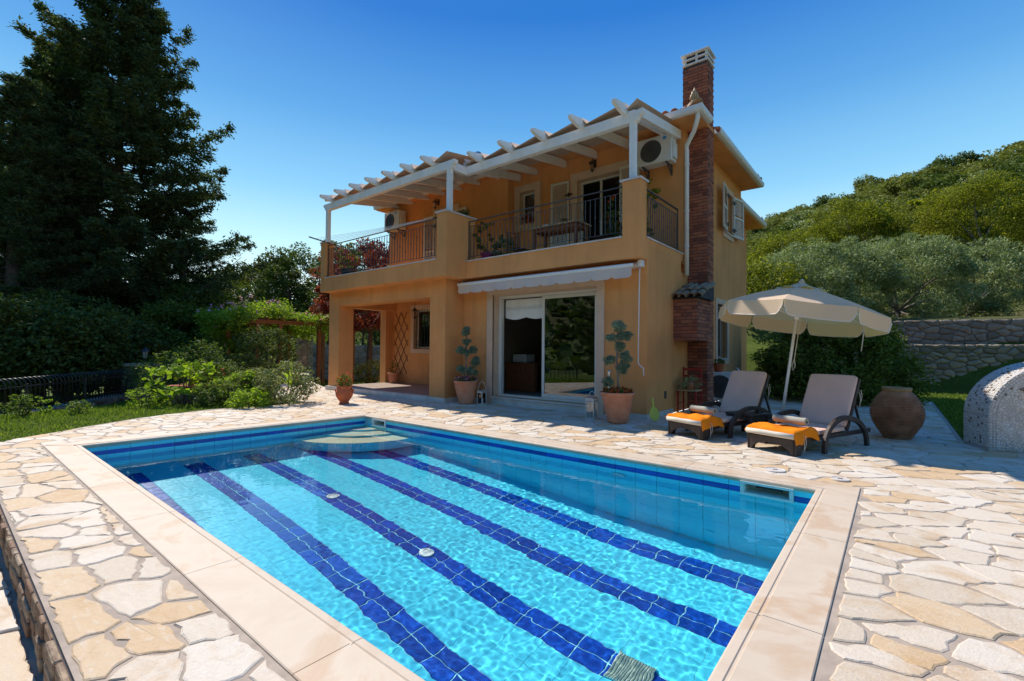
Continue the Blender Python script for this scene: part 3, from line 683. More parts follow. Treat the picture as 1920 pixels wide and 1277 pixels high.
MB().box(-13.225, -12.98, 7.215, 7.50, 2.895, 4.35).build('balcony_pillar', 'stucco', house, bevel=.008)
w = MB(); w.box(-8.15, -7.77, 7.185, 8.18, 4.352, 4.385); MB_ = w.build('pillar_cap', 'marble', house)
MB().box(-3.86, HR+.035, 7.80, 8.15, 4.302, 4.335).build('pillar_cap', 'marble', house)
MB().box(-13.25, -12.95, 7.19, 7.53, 4.352, 4.38).build('pillar_cap', 'marble', house)
for q_ in ((-12.98, -8.12, 7.20, 7.42), (-7.80, -3.82, 7.82, 8.04), (-3.68, HR+.02, 8.12, 10.05)):
    MB().box(*q_, 3.292, 3.318).build('balcony_sill', 'marble', house)
w = MB(); w.holes('x', -8.15, HR, 3.1, 6.05, 10.05, 10.30, [(-6.10, -4.95, 3.16, 5.45), (-7.92, -7.42, 4.65, 5.52)])
w.holes('x', -13.42, -8.15, 3.1, 6.05, 9.80, 10.05, [(-11.0, -10.2, 3.16, 5.4)]); w.holes('y', 10.30, 14.72, 2.9, 6.05, HR-.25, HR, [(13.1, 13.85, 4.40, 5.50)])
w.box(-8.4, -8.15, 10.05, 10.3, 3.1, 6.05); w.box(-13.42, -13.2, 10.05, 14.7, 0, 6.05); w.box(-13.42, HR, 14.72, 14.9, 0, 6.05)
w.build('upper_wall', 'stucco', house)
w = MB(); w.box(-11, -4.05, 14.9, 18.1, 0, 5.62); w.build('rear_wing', 'stucco', house)
# plinth, skirting and porch floor
for q_ in ((-8.137, -7.42, 8.125, 8.148, 0, .09), (-4.30, HR+.02, 8.125, 8.148, 0, .09), (-8.72, -8.14, 7.525, 7.548, 0, .10), (-8.158, -8.138, 7.55, 8.124, 0, .10), (HR+.002, HR+.02, 8.15, 9.4, 0, .09)): MB().box(*q_).build('skirting', 'marble', house)
w = MB(); w.box(-13.30, -8.72, 7.46, 7.60, 0, .115); w.build('porch_step', 'marble', house)
w = MB()
for i in range(12):
    for j in range(6): w.box(-13.14+.37*i, -12.776+.37*i, 7.603+.366*j, 7.965+.366*j, .0, .118)
pfl = tag(w.build('porch_tile', 'floor_tile', house), kind='stuff')
# roof: eaves box with gutter, hipped slopes under barrel tiles
EX0, EX1, EY0, EY1, EZ = -13.95, -3.05, 9.62, 15.15, 6.08
w = MB(); w.box(EX0, EX1, EY0, EY1, EZ-.05, EZ); w.build('soffit', 'stucco', house)
w = MB(); rz = EZ+.10+.27*2.75
A_ = [(EX0, EY0, EZ+.08), (EX1, EY0, EZ+.08), (EX1, EY1, EZ+.08), (EX0, EY1, EZ+.08), (EX0+2.75, 12.385, rz), (EX1-2.75, 12.385, rz)]
w.add(A_, [(0, 1, 5, 4), (1, 2, 5), (2, 3, 4, 5), (3, 0, 4)]); w.build('roof', 'rooftile', house)
roof = house.children[-1]
def gutter(pts, r=.062):
    m = MB(); prof = [(-r, .055), (-r, -.01), (-r*.7, -.05), (0, -.062), (r*.7, -.05), (r, -.01), (r, .055), (r*1.15, .06), (r*1.15, -.015), (r*.8, -.062), (0, -.076), (-r*.8, -.062), (-r*1.15, -.015), (-r*1.15, .06)]
    P_ = [Vector(p) for p in pts]; n = len(prof); vs = []
    for i, p in enumerate(P_):
        d0 = (P_[i]-P_[i-1]).normalized() if i else (P_[1]-P_[0]).normalized(); d1 = (P_[i+1]-P_[i]).normalized() if i < len(P_)-1 else d0
        n0 = Vector((d0.y, -d0.x, 0)); n1 = Vector((d1.y, -d1.x, 0)); b = (n0+n1).normalized(); b /= max(.3, b.dot(n0))
        for u, z in prof: v = p+b*u; vs.append((v.x, v.y, v.z+z))
    fs = [(i*n+j, i*n+(j+1) % n, (i+1)*n+(j+1) % n, (i+1)*n+j) for i in range(len(P_)-1) for j in range(n)]+[tuple(range(n))[::-1], tuple((len(P_)-1)*n+j for j in range(n))]
    return m.add(vs, fs)
gutter([(EX0, EY0-.05, EZ+.03), (EX1+.05, EY0-.05, EZ+.03), (EX1+.05, 10.22, EZ+.03)]).build('gutter', 'white', roof)
gutter([(EX1+.05, 10.80, EZ+.03), (EX1+.05, EY1+.02, EZ+.03), (-4.2, EY1+.02, EZ+.03)]).build('gutter', 'white', roof)
w = MB(); w.box(EX0, -3.6, 14.9, 18.5, 5.62, 5.68); w.build('rear_soffit', 'stucco', house)
gutter([(-3.56, 15.0, 5.72), (-3.56, 18.5, 5.72), (-6, 18.5, 5.72)]).build('gutter', 'white', roof)
w = MB(); w.add([(-10, 14.9, 5.76), (-3.6, 14.9, 5.76), (-3.6, 18.5, 5.76), (-10, 18.5, 5.76), (-5.4, 16.7, 6.25), (-9, 16.7, 6.25)], [(0, 1, 4, 5), (1, 2, 4), (2, 3, 5, 4)]); w.build('rear_roof', 'rooftile', house)
def barrel(mb, a, b, r, r2=None, up=(0, 0, 1), n=6, th=.014):      # half-round tile from a to b
    a, b = Vector(a), Vector(b); d = (b-a).normalized(); x = d.cross(Vector(up)).normalized(); u = x.cross(d); r2 = r2 or r; vs = []
    for p, q in ((a, r), (b, r2)):
        for t in (0, th):
            for j in range(n+1): an = math.pi*j/n; vs.append(p+x*math.cos(an)*(q-t)+u*math.sin(an)*(q-t))
    m = n+1; fs = [(j, j+1, 2*m+j+1, 2*m+j) for j in range(n)]+[(m+j+1, m+j, 3*m+j, 3*m+j+1) for j in range(n)]+[(j+1, j, m+j, m+j+1) for j in range(n)]+[(2*m+j, 2*m+j+1, 3*m+j+1, 3*m+j) for j in range(n)]
    return mb.add(vs, fs)
sl_ = .27
rest = MB()
for k in range(52):                              # front slope, tiles seen end on
    x = EX1-.04-.21*k
    for r_ in range(7):
        y0 = EY0-.03+.36*r_; z0 = EZ+.105+sl_*(y0-EY0); y1 = y0+.40
        if x > EX1-(y1-EY0)+.1: continue
        m = MB() if (k < 20 and r_ < 3) else rest
        jit = random.gauss(0, .008)
        barrel(m, (x+jit, y0+random.gauss(0, .012), z0+.012), (x+jit, y1, z0+sl_*.4), .085, .07)
        if m is not rest: m.build('roof_tile', 'rooftile', roof, True)
for k in range(26):                              # side slope
    y = EY0+.12+.21*k
    if 10.15 < y < 10.85: continue
    for r_ in range(4):
        x0 = EX1+.03-.36*r_
        if x0-.36 < EX1-(min(y-EY0, EY1-y))+-.05: continue
        z0 = EZ+.105+sl_*(EX1-x0); m = MB() if r_ == 0 else rest
        barrel(m, (x0, y, z0+.012), (x0-.4, y, z0+sl_*.4), .085, .07)
        if m is not rest: m.build('roof_tile', 'rooftile', roof, True)
for k in range(16):
    y = 15.1+.21*k; barrel(rest, (-3.58, y, 5.80), (-4.0, y, 5.9), .085, .07)
tag(rest.build('roof_tile_remainder', 'rooftile', roof, True), kind='stuff')
def hip(pts, nm='hip_tile'):
    for i in range(len(pts)-1): MB_ = barrel(MB(), pts[i], Vector(pts[i+1])+(Vector(pts[i+1])-Vector(pts[i]))*.12, .11, .09, n=8); MB_.build(nm, 'rooftile' if i else 'oldtile', roof, True)
hip([(EX1-.0-.33*i*.72+.02, EY0+.33*i*.72-.02, EZ+.15+sl_*.33*i*.72) for i in range(11)]); hip([(EX1+.02-.24*i, EY1-.24*i, EZ+.15+sl_*.24*i) for i in range(4)])
def akro(at, s=1, mat='oldtile'):
    t = MB(); x, y, z = at
    t.lathe([(.07*s, 0), (.085*s, .02), (.05*s, .05), (.04*s, .07)], at, 12)
    for a, h, l in ((-.9, .15, .05), (-.5, .21, .04), (0, .26, .0), (.5, .21, -.04), (.9, .15, -.05)):
        dx, dy = .78*math.sin(a), .63*math.sin(a)
        t.tube([(x+dx*.02*s, y+dy*.02*s, z+.05*s), (x+dx*.075*s, y+dy*.075*s, z+h*.55*s), (x+dx*.06*s, y+dy*.06*s, z+h*.85*s), (x+dx*.04*s, y+dy*.04*s, z+h*s)], [.02*s, .028*s, .02*s, .004*s], 6)
    t.build('roof_finial', mat, roof, True)
akro((EX1-.10, EY0+.12, EZ+.24), 1.25, 'woodlt'); akro((EX1-.02, EY1-.05, EZ+.16), .8, 'rooftile'); akro((-3.62, 18.4, 5.82), .8, 'rooftile')
# downpipe
dp = MB().tube([(EX1+.0, EY0+.0, EZ-.02), (EX1+.0, EY0+.0, EZ-.14), (EX1-.12, EY0+.16, EZ-.30), (-3.40, 10.0, 5.60), (-3.405, 10.03, 5.48), (-3.405, 10.03, 2.84)], [.045]*6, 12); dp.build('downpipe', 'white', house, True)
for z in (5.2, 4.2, 3.45): MB().lathe([(.046, 0), (.056, 0), (.056, .03), (.046, .03)], (-3.405, 10.03, z), 12, False).build('pipe_bracket', 'white', house, True)
# chimney with bricks
ch = MB().box(-3.585, -3.07, 10.31, 10.73, 0, 7.46).build('chimney', 'bmortar', house)
CH = (-3.595, -3.06, 10.30, 10.74); bricks = []
def brick_course(x0, x1, y0, y1, z, odd, L=.205, faces='fs'):
    out = []
    if 'f' in faces:
        x = x1-(L*.5 if odd else 0); first = True
        if odd: out.append((x1-L*.5+.005, x1, y0, y0+.03, z))
        while x > x0+.03: a = max(x0, x-L); out.append((a+.005, x-.004 if (odd or not first) else x, y0, y0+.03, z)); x = a; first = False
    if 's' in faces:
        y = y0+(.10 if not odd else L); 
        if odd: out.append((x1-.03, x1, y0+.032, y0+L-.004, z))
        while y < y1-.03: b = min(y1, y+L); out.append((x1-.03, x1, y+.004, b-.004, z)); y = b
    return out
for c_ in range(0, 109):
    z = .01+.068*c_
    for b_ in brick_course(*CH, z, c_ % 2): bricks.append(b_)
bricks = [b_ for b_ in bricks if not (1.43 < b_[4] < 2.6 and b_[2] < 10.32 and b_[1]-b_[0] > .05 and False)]
ordr = sorted(bricks, key=lambda b_: abs(b_[4]-4.2)); rest = MB()
for i, b_ in enumerate(ordr):
    e = random.uniform(-.003, .004); m = MB() if i < 300 else rest
    m.box(b_[0], b_[1]+(e if b_[1] > -3.07 else 0), b_[2]+e, b_[3], b_[4], b_[4]+.054)
    if m is not rest: m.build('brick', 'brick', ch)
tag(rest.build('brick_remainder', 'brick', ch), kind='stuff')
w = MB()
for i, z in enumerate((7.48, 7.59, 7.70)):
    g = .0 if i < 2 else .02
    MB().box(-3.60-g, -3.04+g, 10.28-g, 10.76+g, z, z+.035).build('cowl_plate', 'white', ch, bevel=.006)
    if i < 2:
        for xx in (-3.56, -3.32, -3.12): 
            for yy in (10.31, 10.69): MB().box(xx, xx+.05, yy, yy+.05, z+.035, z+.11).build('cowl_post', 'white', ch)
MB().box(-3.56, -3.08, 10.33, 10.71, 7.46, 7.69).build('flue', 'dark', ch)
# bread oven bulge beside the chimney with its little tiled roof
hood = MB().box(HR+.001, -3.01, 9.46, 10.30, 1.46, 2.30).build('oven_bulge', 'bmortar', house)
for c_ in range(12):
    z = 1.455+.070*c_
    for b_ in brick_course(HR, -3.0, 9.45, 10.30, z, c_ % 2, .215):
        e = random.uniform(-.003, .004); MB().box(b_[0], b_[1], b_[2]+e, b_[3], b_[4], b_[4]+.056).build('brick', 'brick', hood)
for i in range(4):
    for j in range(3):
        x = -3.42+.15*i+random.gauss(0, .012); y0 = 9.36+.30*j; z0 = 2.31+.11*j+random.gauss(0, .012)
        barrel(MB(), (x, y0, z0), (x+random.gauss(0, .02), y0+.36, z0+.14), .085, .06, n=7).build('oven_roof_tile', 'oldtile', hood, True)
MB().add([(HR, 9.38, 2.302), (-2.93, 9.38, 2.302), (-2.93, 10.3, 2.302), (HR, 10.3, 2.302), (HR, 10.3, 2.62), (-2.93, 10.3, 2.62)], [(3, 2, 1, 0), (0, 1, 5, 4), (1, 2, 5), (0, 4, 3), (3, 4, 5, 2)]).build('oven_roof_bed', 'bmortar', hood)
# windows and doors
def trimx(x0, x1, z0, z1, y, t=.14, sill=True, bottom=True, name='window_surround'):
    m = MB(); m.box(x0-t, x0, y-.03, y+.02, z0 if not bottom else z0-t, z1+t); m.box(x1, x1+t, y-.03, y+.02, z0 if not bottom else z0-t, z1+t); m.box(x0, x1, y-.03, y+.02, z1, z1+t)
    if bottom: m.box(x0, x1, y-.03, y+.02, z0-t, z0-.02)
    o = m.build(name, 'trim', house, bevel=.004)
    r = MB(); e = .002; r.box(x0, x0+.012, y+.021, y+.2, z0, z1); r.box(x1-.012, x1, y+.021, y+.2, z0, z1); r.box(x0+.012, x1-.012, y+.021, y+.2, z1-.012, z1); r.build('reveal', 'trim', o)
    return o
def casement(x0, x1, z0, z1, y, n=1, parent=None, axis='x', fw=.05, glass=True):
    P = (lambda a0, a1, b0, b1, c0, c1: (a0, a1, b0, b1, c0, c1)) if axis == 'x' else (lambda a0, a1, b0, b1, c0, c1: (b0, b1, a0, a1, c0, c1))
    m = MB(); m.holes(axis, x0, x1, z0, z1, y, y+.05, [(x0+fw+(x1-x0-fw)/n*i, x0+(x1-x0-fw)/n*(i+1), z0+fw, z1-fw) for i in range(n)])
    f = m.build('window_frame', 'alu', house, bevel=.004)
    if glass: MB().box(*P(x0+fw*.5, x1-fw*.5, y+.022, y+.028, z0+fw*.5, z1-fw*.5)).build('pane', 'glass', f); return f
def grille(x0, x1, z0, z1, d, axis='x', n=6):
    P = (lambda a, b, z: (a, b, z)) if axis == 'x' else (lambda a, b, z: (b, a, z)); r0 = MB()
    for zz in (z0+.12, z0+.2, z1-.2, z1-.12): r0.bar(P(x0, d, zz), P(x1, d, zz), .016, .010)
    g = r0.build('window_grille', 'iron', house)
    for i in range(n): x = x0+(x1-x0)*(i+.5)/n; MB().tube([P(x, d, z0-.02), P(x, d, z0+.02), P(x, d, z1-.02), P(x, d, z1+.02)], [.003, .009, .009, .003], 6).build('bar', 'iron', g)
def shutter(w_, h_, at, rot, hinge_side, lab=None):
    o = MB(); o.holes('x', 0, w_, 0, h_, -.018, .018, [(.05, w_-.05, .06, h_/2-.03), (.05, w_-.05, h_/2+.03, h_-.06)])
    f = o.build('shutter', 'shutter', None); f.parent = house; L = Vector(at)-Vector(ORI[house.name]); f.location = L; f.rotation_euler = (0, 0, rot); ORI[f.name] = (0, 0, 0)
    k = int((h_-.12)/.045)
    for i in range(k):
        z = .07+i*(h_-.14)/k
        if abs(z-h_/2) < .05: continue
        MB().add([(.05, -.013, z), (w_-.05, -.013, z), (w_-.05, .010, z+.036), (.05, .010, z+.036), (.05, -.009, z), (w_-.05, -.009, z), (w_-.05, .014, z+.036), (.05, .014, z+.036)], [(3, 2, 1, 0), (4, 5, 6, 7), (0, 1, 5, 4), (1, 2, 6, 5), (2, 3, 7, 6), (3, 0, 4, 7)]).build('slat', 'shutter', f)
    for zz in (.16*h_, .84*h_):
        x = 0 if hinge_side < 0 else w_
        MB().box(x-.10, x+.10, -.035, -.02, zz-.018, zz+.018).box(x-.02, x+.02, -.04, -.019, zz-.05, zz+.05).build('hinge', 'iron', f)
    return f
# big sliding door
tr = MB(); X0, X1, Z0, Z1 = -7.2, -4.5, .17, 2.50
tr.box(X0-.17, X0, 8.118, 8.18, 0, Z1+.16); tr.box(X1, X1+.17, 8.118, 8.18, 0, Z1+.16); tr.box(X0, X1, 8.118, 8.18, Z1, Z1+.16)
ds = tr.build('door_surround', 'trim', house, bevel=.005)
r = MB(); r.box(X0, X0+.015, 8.181, 8.398, Z0, Z1); r.box(X1-.015, X1, 8.181, 8.398, Z0, Z1); r.box(X0+.015, X1-.015, 8.181, 8.398, Z1-.015, Z1); r.build('reveal', 'trim', ds)
MB().box(X0-.0, X1+.0, 8.10, 8.36, .135, .168).build('door_sill', 'marble', ds, bevel=.004); MB().box(X0, X1, 8.13, 8.16, 0, .134).build('door_step', 'marble', ds)
m = MB(); m.holes('x', X0+.02, X1-.02, Z0, Z1-.02, 8.33, 8.45, [(X0+.085, X1-.085, Z0+.045, Z1-.08)]); df = m.build('sliding_door_frame', 'alu', house, bevel=.004)
def sash(x0, x1, y, fw=.065):
    m = MB(); m.holes('x', x0, x1, Z0+.05, Z1-.085, y, y+.035, [(x0+fw, x1-fw, Z0+.05+fw*1.2, Z1-.085-fw)]); s_ = m.build('sliding_sash', 'alu', df, bevel=.004)
    MB().box(x0+fw*.6, x1-fw*.6, y+.014, y+.020, Z0+.05+fw*.7, Z1-.085-fw*.6).build('pane', 'glass', s_) if False else None
    return s_
sash(-5.95, -4.59, 8.345)
MB().box(-5.90, -4.64, 8.358, 8.364, Z0+.09, Z1-.12).build('glass_pane', 'glass', df)
sash(-5.86, -4.50-.095, 8.395)
MB().box(-7.115, -7.09, 8.33, 8.40, Z0+.05, Z1-.085).build('door_jamb', 'alu', df)
bl = MB(); nb = 24; vs = []
for r_, (z, yy) in enumerate(((2.40, 8.47), (2.28, 8.455), (2.20, 8.47), (2.19, 8.455), (2.12, 8.46), (2.02, 8.465))):
    for i in range(nb+1):
        u = i/nb; x = -7.08+1.20*u; zz = z-(.035+.05*abs(math.sin(math.pi*u*2))*1.0 if r_ == 5 else 0); vs.append((x, yy+.006*math.sin(u*30), zz))
bl.add(vs, [(j*(nb+1)+i, j*(nb+1)+i+1, (j+1)*(nb+1)+i+1, (j+1)*(nb+1)+i) for j in range(5) for i in range(nb)])
b_ = bl.build('roman_blind', 'white', None, True); tag(b_, 'white scalloped fabric blind rolled up at the top of the open doorway', 'blind')
# rooms behind the openings
rm = MB(); 
def room(x0, x1, y0, y1, z0, z1, nm):
    m = MB(); m.add([(x0, y0, z0), (x1, y0, z0), (x1, y1, z0), (x0, y1, z0), (x0, y0, z1), (x1, y0, z1), (x1, y1, z1), (x0, y1, z1)], [(0, 1, 2, 3), (7, 6, 5, 4), (5, 6, 2, 1), (6, 7, 3, 2), (7, 4, 0, 3)]); return m.build(nm, 'inwall', house)
room(-8.1, -3.75, 8.46, 12.6, .16, 2.85, 'living_room'); room(-8.1, -3.75, 10.31, 13.0, 3.12, 5.9, 'bedroom'); room(-13.1, -8.3, 10.07, 13, .12, 2.85, 'kitchen'); room(-13.1, -8.45, 10.07, 13, 3.12, 5.9, 'upper_room')
MB().box(-8.0, -7.2, 12.3, 12.55, .17, 2.3).build('wardrobe', 'dark', house)
t = thing('desk', 'brown wooden desk just inside the open sliding door', 'desk', (-7.6, 10.0, .17)); MB().box(-8.05, -7.05, 9.6, 10.5, .86, .90).build('desk_top', 'wood', t, bevel=.006)
MB().box(-8.03, -7.08, 9.63, 9.66, .17, .86).build('modesty_panel', 'wood', t)
for x in (-8.03, -7.11):
    for y in (9.67, 10.43): MB().box(x, x+.05, y, y+.05, .17, .86).build('leg', 'wood', t)
t = thing('printer', 'small white printer on the desk behind the glass', 'printer', (-7.7, 10.0, .90)); MB().box(-7.95, -7.5, 9.8, 10.2, .90, 1.12).build('case', 'acwhite', t, bevel=.02); MB().box(-7.9, -7.55, 9.74, 9.80, .93, .95).build('tray', 'acwhite', t)
# porch window
trimx(-12.05, -11.25, 1.25, 2.50, 9.80, .15); casement(-12.04, -11.26, 1.26, 2.49, 9.93); grille(-12.04, -11.26, 1.26, 2.49, 9.84)
# balcony door, small window, left door
trimx(-6.10, -4.95, 3.16, 5.45, 10.05, .20, bottom=False, name='door_surround'); casement(-6.09, -4.96, 3.17, 5.44, 10.18, 2, glass=False)
trimx(-7.92, -7.42, 4.65, 5.52, 10.05, .19); casement(-7.91, -7.43, 4.66, 5.51, 10.17)
trimx(-11.0, -10.2, 3.16, 5.4, 9.80, .18, bottom=False, name='door_surround'); casement(-10.99, -10.21, 3.17, 5.39, 9.93, 2, glass=False)
shutter(.52, 2.30, (-6.84, 9.96, 3.20), .06, 1); shutter(.50, 2.30, (-4.93, 9.98, 3.20), -.05, -1); shutter(.50, 2.22, (-10.16, 9.74, 3.18), -.05, -1); shutter(.5, 2.22, (-11.55, 9.74, 3.18), .05, 1)
# side windows
def trimy(y0, y1, z0, z1, t=.14):
    m = MB(); X = HR; m.box(X-.02, X+.03, y0-t, y0, z0-t, z1+t); m.box(X-.02, X+.03, y1, y1+t, z0-t, z1+t); m.box(X-.02, X+.03, y0, y1, z1, z1+t); m.box(X-.02, X+.03, y0, y1, z0-t, z0-.02)
    o = m.build('window_surround', 'trim', house, bevel=.004); MB().box(X-.2, X+.06, y0-.02, y1+.02, z0-.019, z0+.01).build('sill', 'marble', o)
trimy(12.45, 13.35, 1.05, 2.45); casement(12.46, 13.34, 1.06, 2.44, HR-.18, 1, axis='y'); grille(12.46, 13.34, 1.08, 2.44, HR-.02, 'y')
trimy(13.1, 13.85, 4.40, 5.50); casement(13.11, 13.84, 4.41, 5.49, HR-.18, 1, axis='y')
shutter(.62, 1.12, (HR+.17, 12.45, 4.39), R_(97), 1); shutter(.62, 1.12, (HR+.05, 13.88, 4.39), R_(80), -1)
# ================================================================= pergola
pg = thing('pergola', 'white wooden trellis with scrolled rafter tips over the balcony', 'pergola', (-8, 8, 4.38))
MB().box(-13.27, -13.16, 7.38, 7.49, 4.38, 5.57).build('post', 'beam', pg, bevel=.004); MB().box(-7.985, -7.875, 7.38, 7.49, 4.386, 5.572).build('post', 'beam', pg, bevel=.004); MB().box(-3.72, -3.61, 7.90, 8.01, 4.336, 5.60).build('post', 'beam', pg, bevel=.004)
def scroll_beam(p0, p1, z0, z1, y0, y1, e0, e1):      # along x with shaped ends
    prof = []
    def end(x, s, on):
        if not on: return [(x, z0), (x, z1)]
        return [(x, z0), (x+s*.04, z0+.03), (x+s*.05, z0+.07), (x+s*.11, z0+.11), (x+s*.13, z0+.15), (x+s*.13, z1)]
    a = end(p0, -1, e0); b = end(p1, 1, e1); poly = b+a[::-1]
    m = MB(); m.prism(poly, y0, y1, lambda u, v, w_: (u, w_, v)); return m
scroll_beam(-13.27, -7.86, 5.38, 5.572, 7.372, 7.498, True, True).build('beam', 'beam', pg, bevel=.003)
scroll_beam(-7.93, -3.60, 5.38, 5.574, 7.892, 8.018, False, True).build('beam', 'beam', pg, bevel=.003)
MB().box(-7.985, -7.87, 7.50, 7.89, 5.38, 5.572).build('beam', 'beam', pg, bevel=.003)
def rafter(x, ys, zs, ye, tip=True, wd=.075):
    s_ = .157; h = .185
    top = lambda y: zs+s_*(y-ys)
    pts = [(ys, top(ys)), (ye, top(ye)), (ye, top(ye)-h)]
    if tip: pts += [(ys+.47, top(ys+.47)-h), (ys+.36, top(ys+.36)-h*.98), (ys+.27, top(ys+.27)-h*.86), (ys+.17, top(ys+.17)-h*.68), (ys+.06, top(ys+.06)-h*.50), (ys, top(ys)-.055)]
    else: pts += [(ys, top(ys)-h)]
    m = MB(); m.prism(pts, x-wd/2, x+wd/2, lambda u, v, w_: (w_, u, v)); m.build('rafter', 'beam', pg, bevel=.003)
RL = [-12.92, -12.16, -11.41, -10.67, -9.94, -9.20, -8.45]; RRt = [-7.36, -6.46, -5.58, -4.70, -3.80]
for x in RL: rafter(x, 7.0, 5.70, 9.78)
for x in RRt: rafter(x, 7.43, 5.66, 10.03)
rafter(-3.56, 8.02, 5.66, 10.03, False); rafter(-7.93, 7.9, 5.70, 10.03, False)
def cover(xs, y0, y1, zs, ys, nm):
    vs = []; N = 10; X = []
    for i in range(len(xs)-1):
        for k in range(8): X.append((xs[i]+(xs[i+1]-xs[i])*k/8, k/8))
    X.append((xs[-1], 0)); 
    for j in range(N+1):
        y = y0+(y1-y0)*j/N
        for i, (x, u) in enumerate(X):
            sag = (.15*(1-j/N)**1.5+.02)*(1-u) if u else 0; vs.append((x, y, zs+.157*(y-ys)+.008-sag))
    n = len(X); MB().add(vs, [(j*n+i, j*n+i+1, (j+1)*n+i+1, (j+1)*n+i) for j in range(N) for i in range(n-1)]).build(nm, 'tan_cloth', pg, True)
cover([-13.3]+RL+[-7.95], 7.34, 9.79, 5.73, 7.0, 'canvas_cover'); cover([-7.9]+RRt+[-3.55], 7.86, 10.04, 5.69, 7.43, 'canvas_cover')
# ================================================================= railings
def baluster_mesh(kind, h=.70):
    m = MB(); m.box(-.006, .006, -.006, .006, 0, h)
    if kind: 
        for z in ((h*.30, h*.70) if kind == 1 else (h*.5,)):
            m.lathe([(.006, -.035), (.011, -.03), (.008, -.018), (.019, 0), (.008, .018), (.011, .03), (.006, .035)], (0, 0, z), 8, False)
    me = bpy.data.meshes.new('baluster'); me.from_pydata(m.v, [], m.f); me.materials.append(M['greyiron']); return me
BM = [baluster_mesh(k) for k in range(3)]
def railing(lab, a, b, z0, z1, sp=.108):
    a, b = Vector((*a, 0)), Vector((*b, 0)); L = (b-a).length; t = thing('balcony_railing', lab, 'railing', ((a.x+b.x)/2, (a.y+b.y)/2, z0), 'wrought iron balcony railings'); o = Vector(ORI[t.name])
    for z, h, w_ in ((z1, .014, .042), (z1-.115, .010, .016), (z0+.10, .010, .016)):
        MB().bar((a.x, a.y, z), (b.x, b.y, z), w_, h).build('handrail' if z == z1 else 'rail', 'greyiron', t)
    n = int(L/sp)
    for i in range(n+1):
        p = a.lerp(b, (i+.5)/(n+1)); ob = bpy.data.objects.new('baluster', BM[(0, 1, 0, 2)[i % 4]]); C.objects.link(ob); ob.parent = t; ob.location = Vector((p.x, p.y, z0+.10))-o
        ob.scale = (1, 1, (z1-.115-z0-.10)/.70)
    for s_ in (0, 1):
        p = a.lerp(b, s_); MB().box(p.x-.009, p.x+.009, p.y-.009, p.y+.009, z0, z1).build('end_post', 'greyiron', t)
railing('long black iron railing on the left half of the balcony', (-12.97, 7.31), (-8.13, 7.31), 3.318, 4.27)
railing('black iron railing on the right half of the balcony above the awning', (-7.78, 7.93), (-3.84, 7.93), 3.318, 4.25)
railing('short black iron railing on the side of the balcony beside the downpipe', (-3.57, 8.14), (-3.57, 9.95), 3.318, 4.25)
# ================================================================= things fixed to the house
def aircon(lab, x0, x1, y0, y1, z0, z1):
    t = thing('air_conditioner', lab, 'air conditioner', ((x0+x1)/2, (y0+y1)/2, z0)); MB().box(x0, x1, y0, y1, z0, z1).build('casing', 'acwhite', t, bevel=.018)
    cx, cz, r = x0+(x1-x0)*.40, (z0+z1)/2-.01, (z1-z0)*.41; g = MB()
    def fl(m): m.v = [(p[0], y0-.002-(p[2]-cz), cz+(p[1]-y0)) for p in m.v]; return m
    fl(MB().lathe([(r*1.06, 0), (r*1.06, .012), (r*1.0, .014), (r*1.0, 0)], (cx, y0, cz), 32, False)).build('fan_ring', 'acwhite', t, True); fl(MB().lathe([(.001, .002), (r, .002), (r, .004), (.001, .004)], (cx, y0, cz), 32)).build('fan_recess', 'acgrill', t)
    for k in range(9): rr_ = r*(k+1)/10; g.add([], []); fl_ = MB().lathe([(rr_, .010), (rr_+.004, .010), (rr_+.004, .014), (rr_, .014)], (cx, y0, cz), 28, False); g.add(fl(fl_).v, fl_.f)
    for k in range(12): a = 2*math.pi*k/12; g.bar((cx, y0-.012, cz), (cx+r*math.cos(a), y0-.012, cz+r*math.sin(a)), .004, .004)
    g.build('fan_grille', 'greyiron', t)
    MB().box(x1+.001, x1+.045, y0+.04, y1-.06, z0+.06, z1-.20).build('valve_cover', 'acwhite', t, bevel=.01)
    for xx in (x0+.12, x1-.12): MB().bar((xx, y0+.0, z0-.02), (xx, y1+.06, z0-.02), .03, .03).bar((xx, y1+.04, z0-.02), (xx, y1+.04, z0-.22), .03, .03, (0, 1, 0)).bar((xx, y0+.05, z0-.03), (xx, y1+.03, z0-.20), .02, .02).build('bracket', 'greyiron', t)
    MB().add([(x1-.20, y0-.004, z1-.05), (x1-.11, y0-.004, z1-.05), (x1-.17, y0-.004, z1-.14)], [(0, 2, 1)]).add([(x1-.15, y0-.004, z1-.10), (x1-.11, y0-.004, z1-.06), (x1-.13, y0-.004, z1-.13)], [(0, 2, 1)]).build('blue_emblem', 'logoblue', t)
    MB().tube([(x1-.1, y1-.05, z1), (x1-.1, y1, z1+.06), (x1-.18, y1+.05, z1+.10)], .012, 8).build('pipe', 'polewhite', t, True)
    return t
M['logoblue'] = plain('blue_print', (.02, .30, .62), .4, .02)
aircon('white air conditioner unit under the eaves beside the brick chimney', -4.36, -3.60, 9.68, 9.96, 5.26, 5.84)
aircon('white air conditioner unit at the far left end of the upper wall', -13.2, -12.42, 9.42, 9.72, 5.15, 5.75)
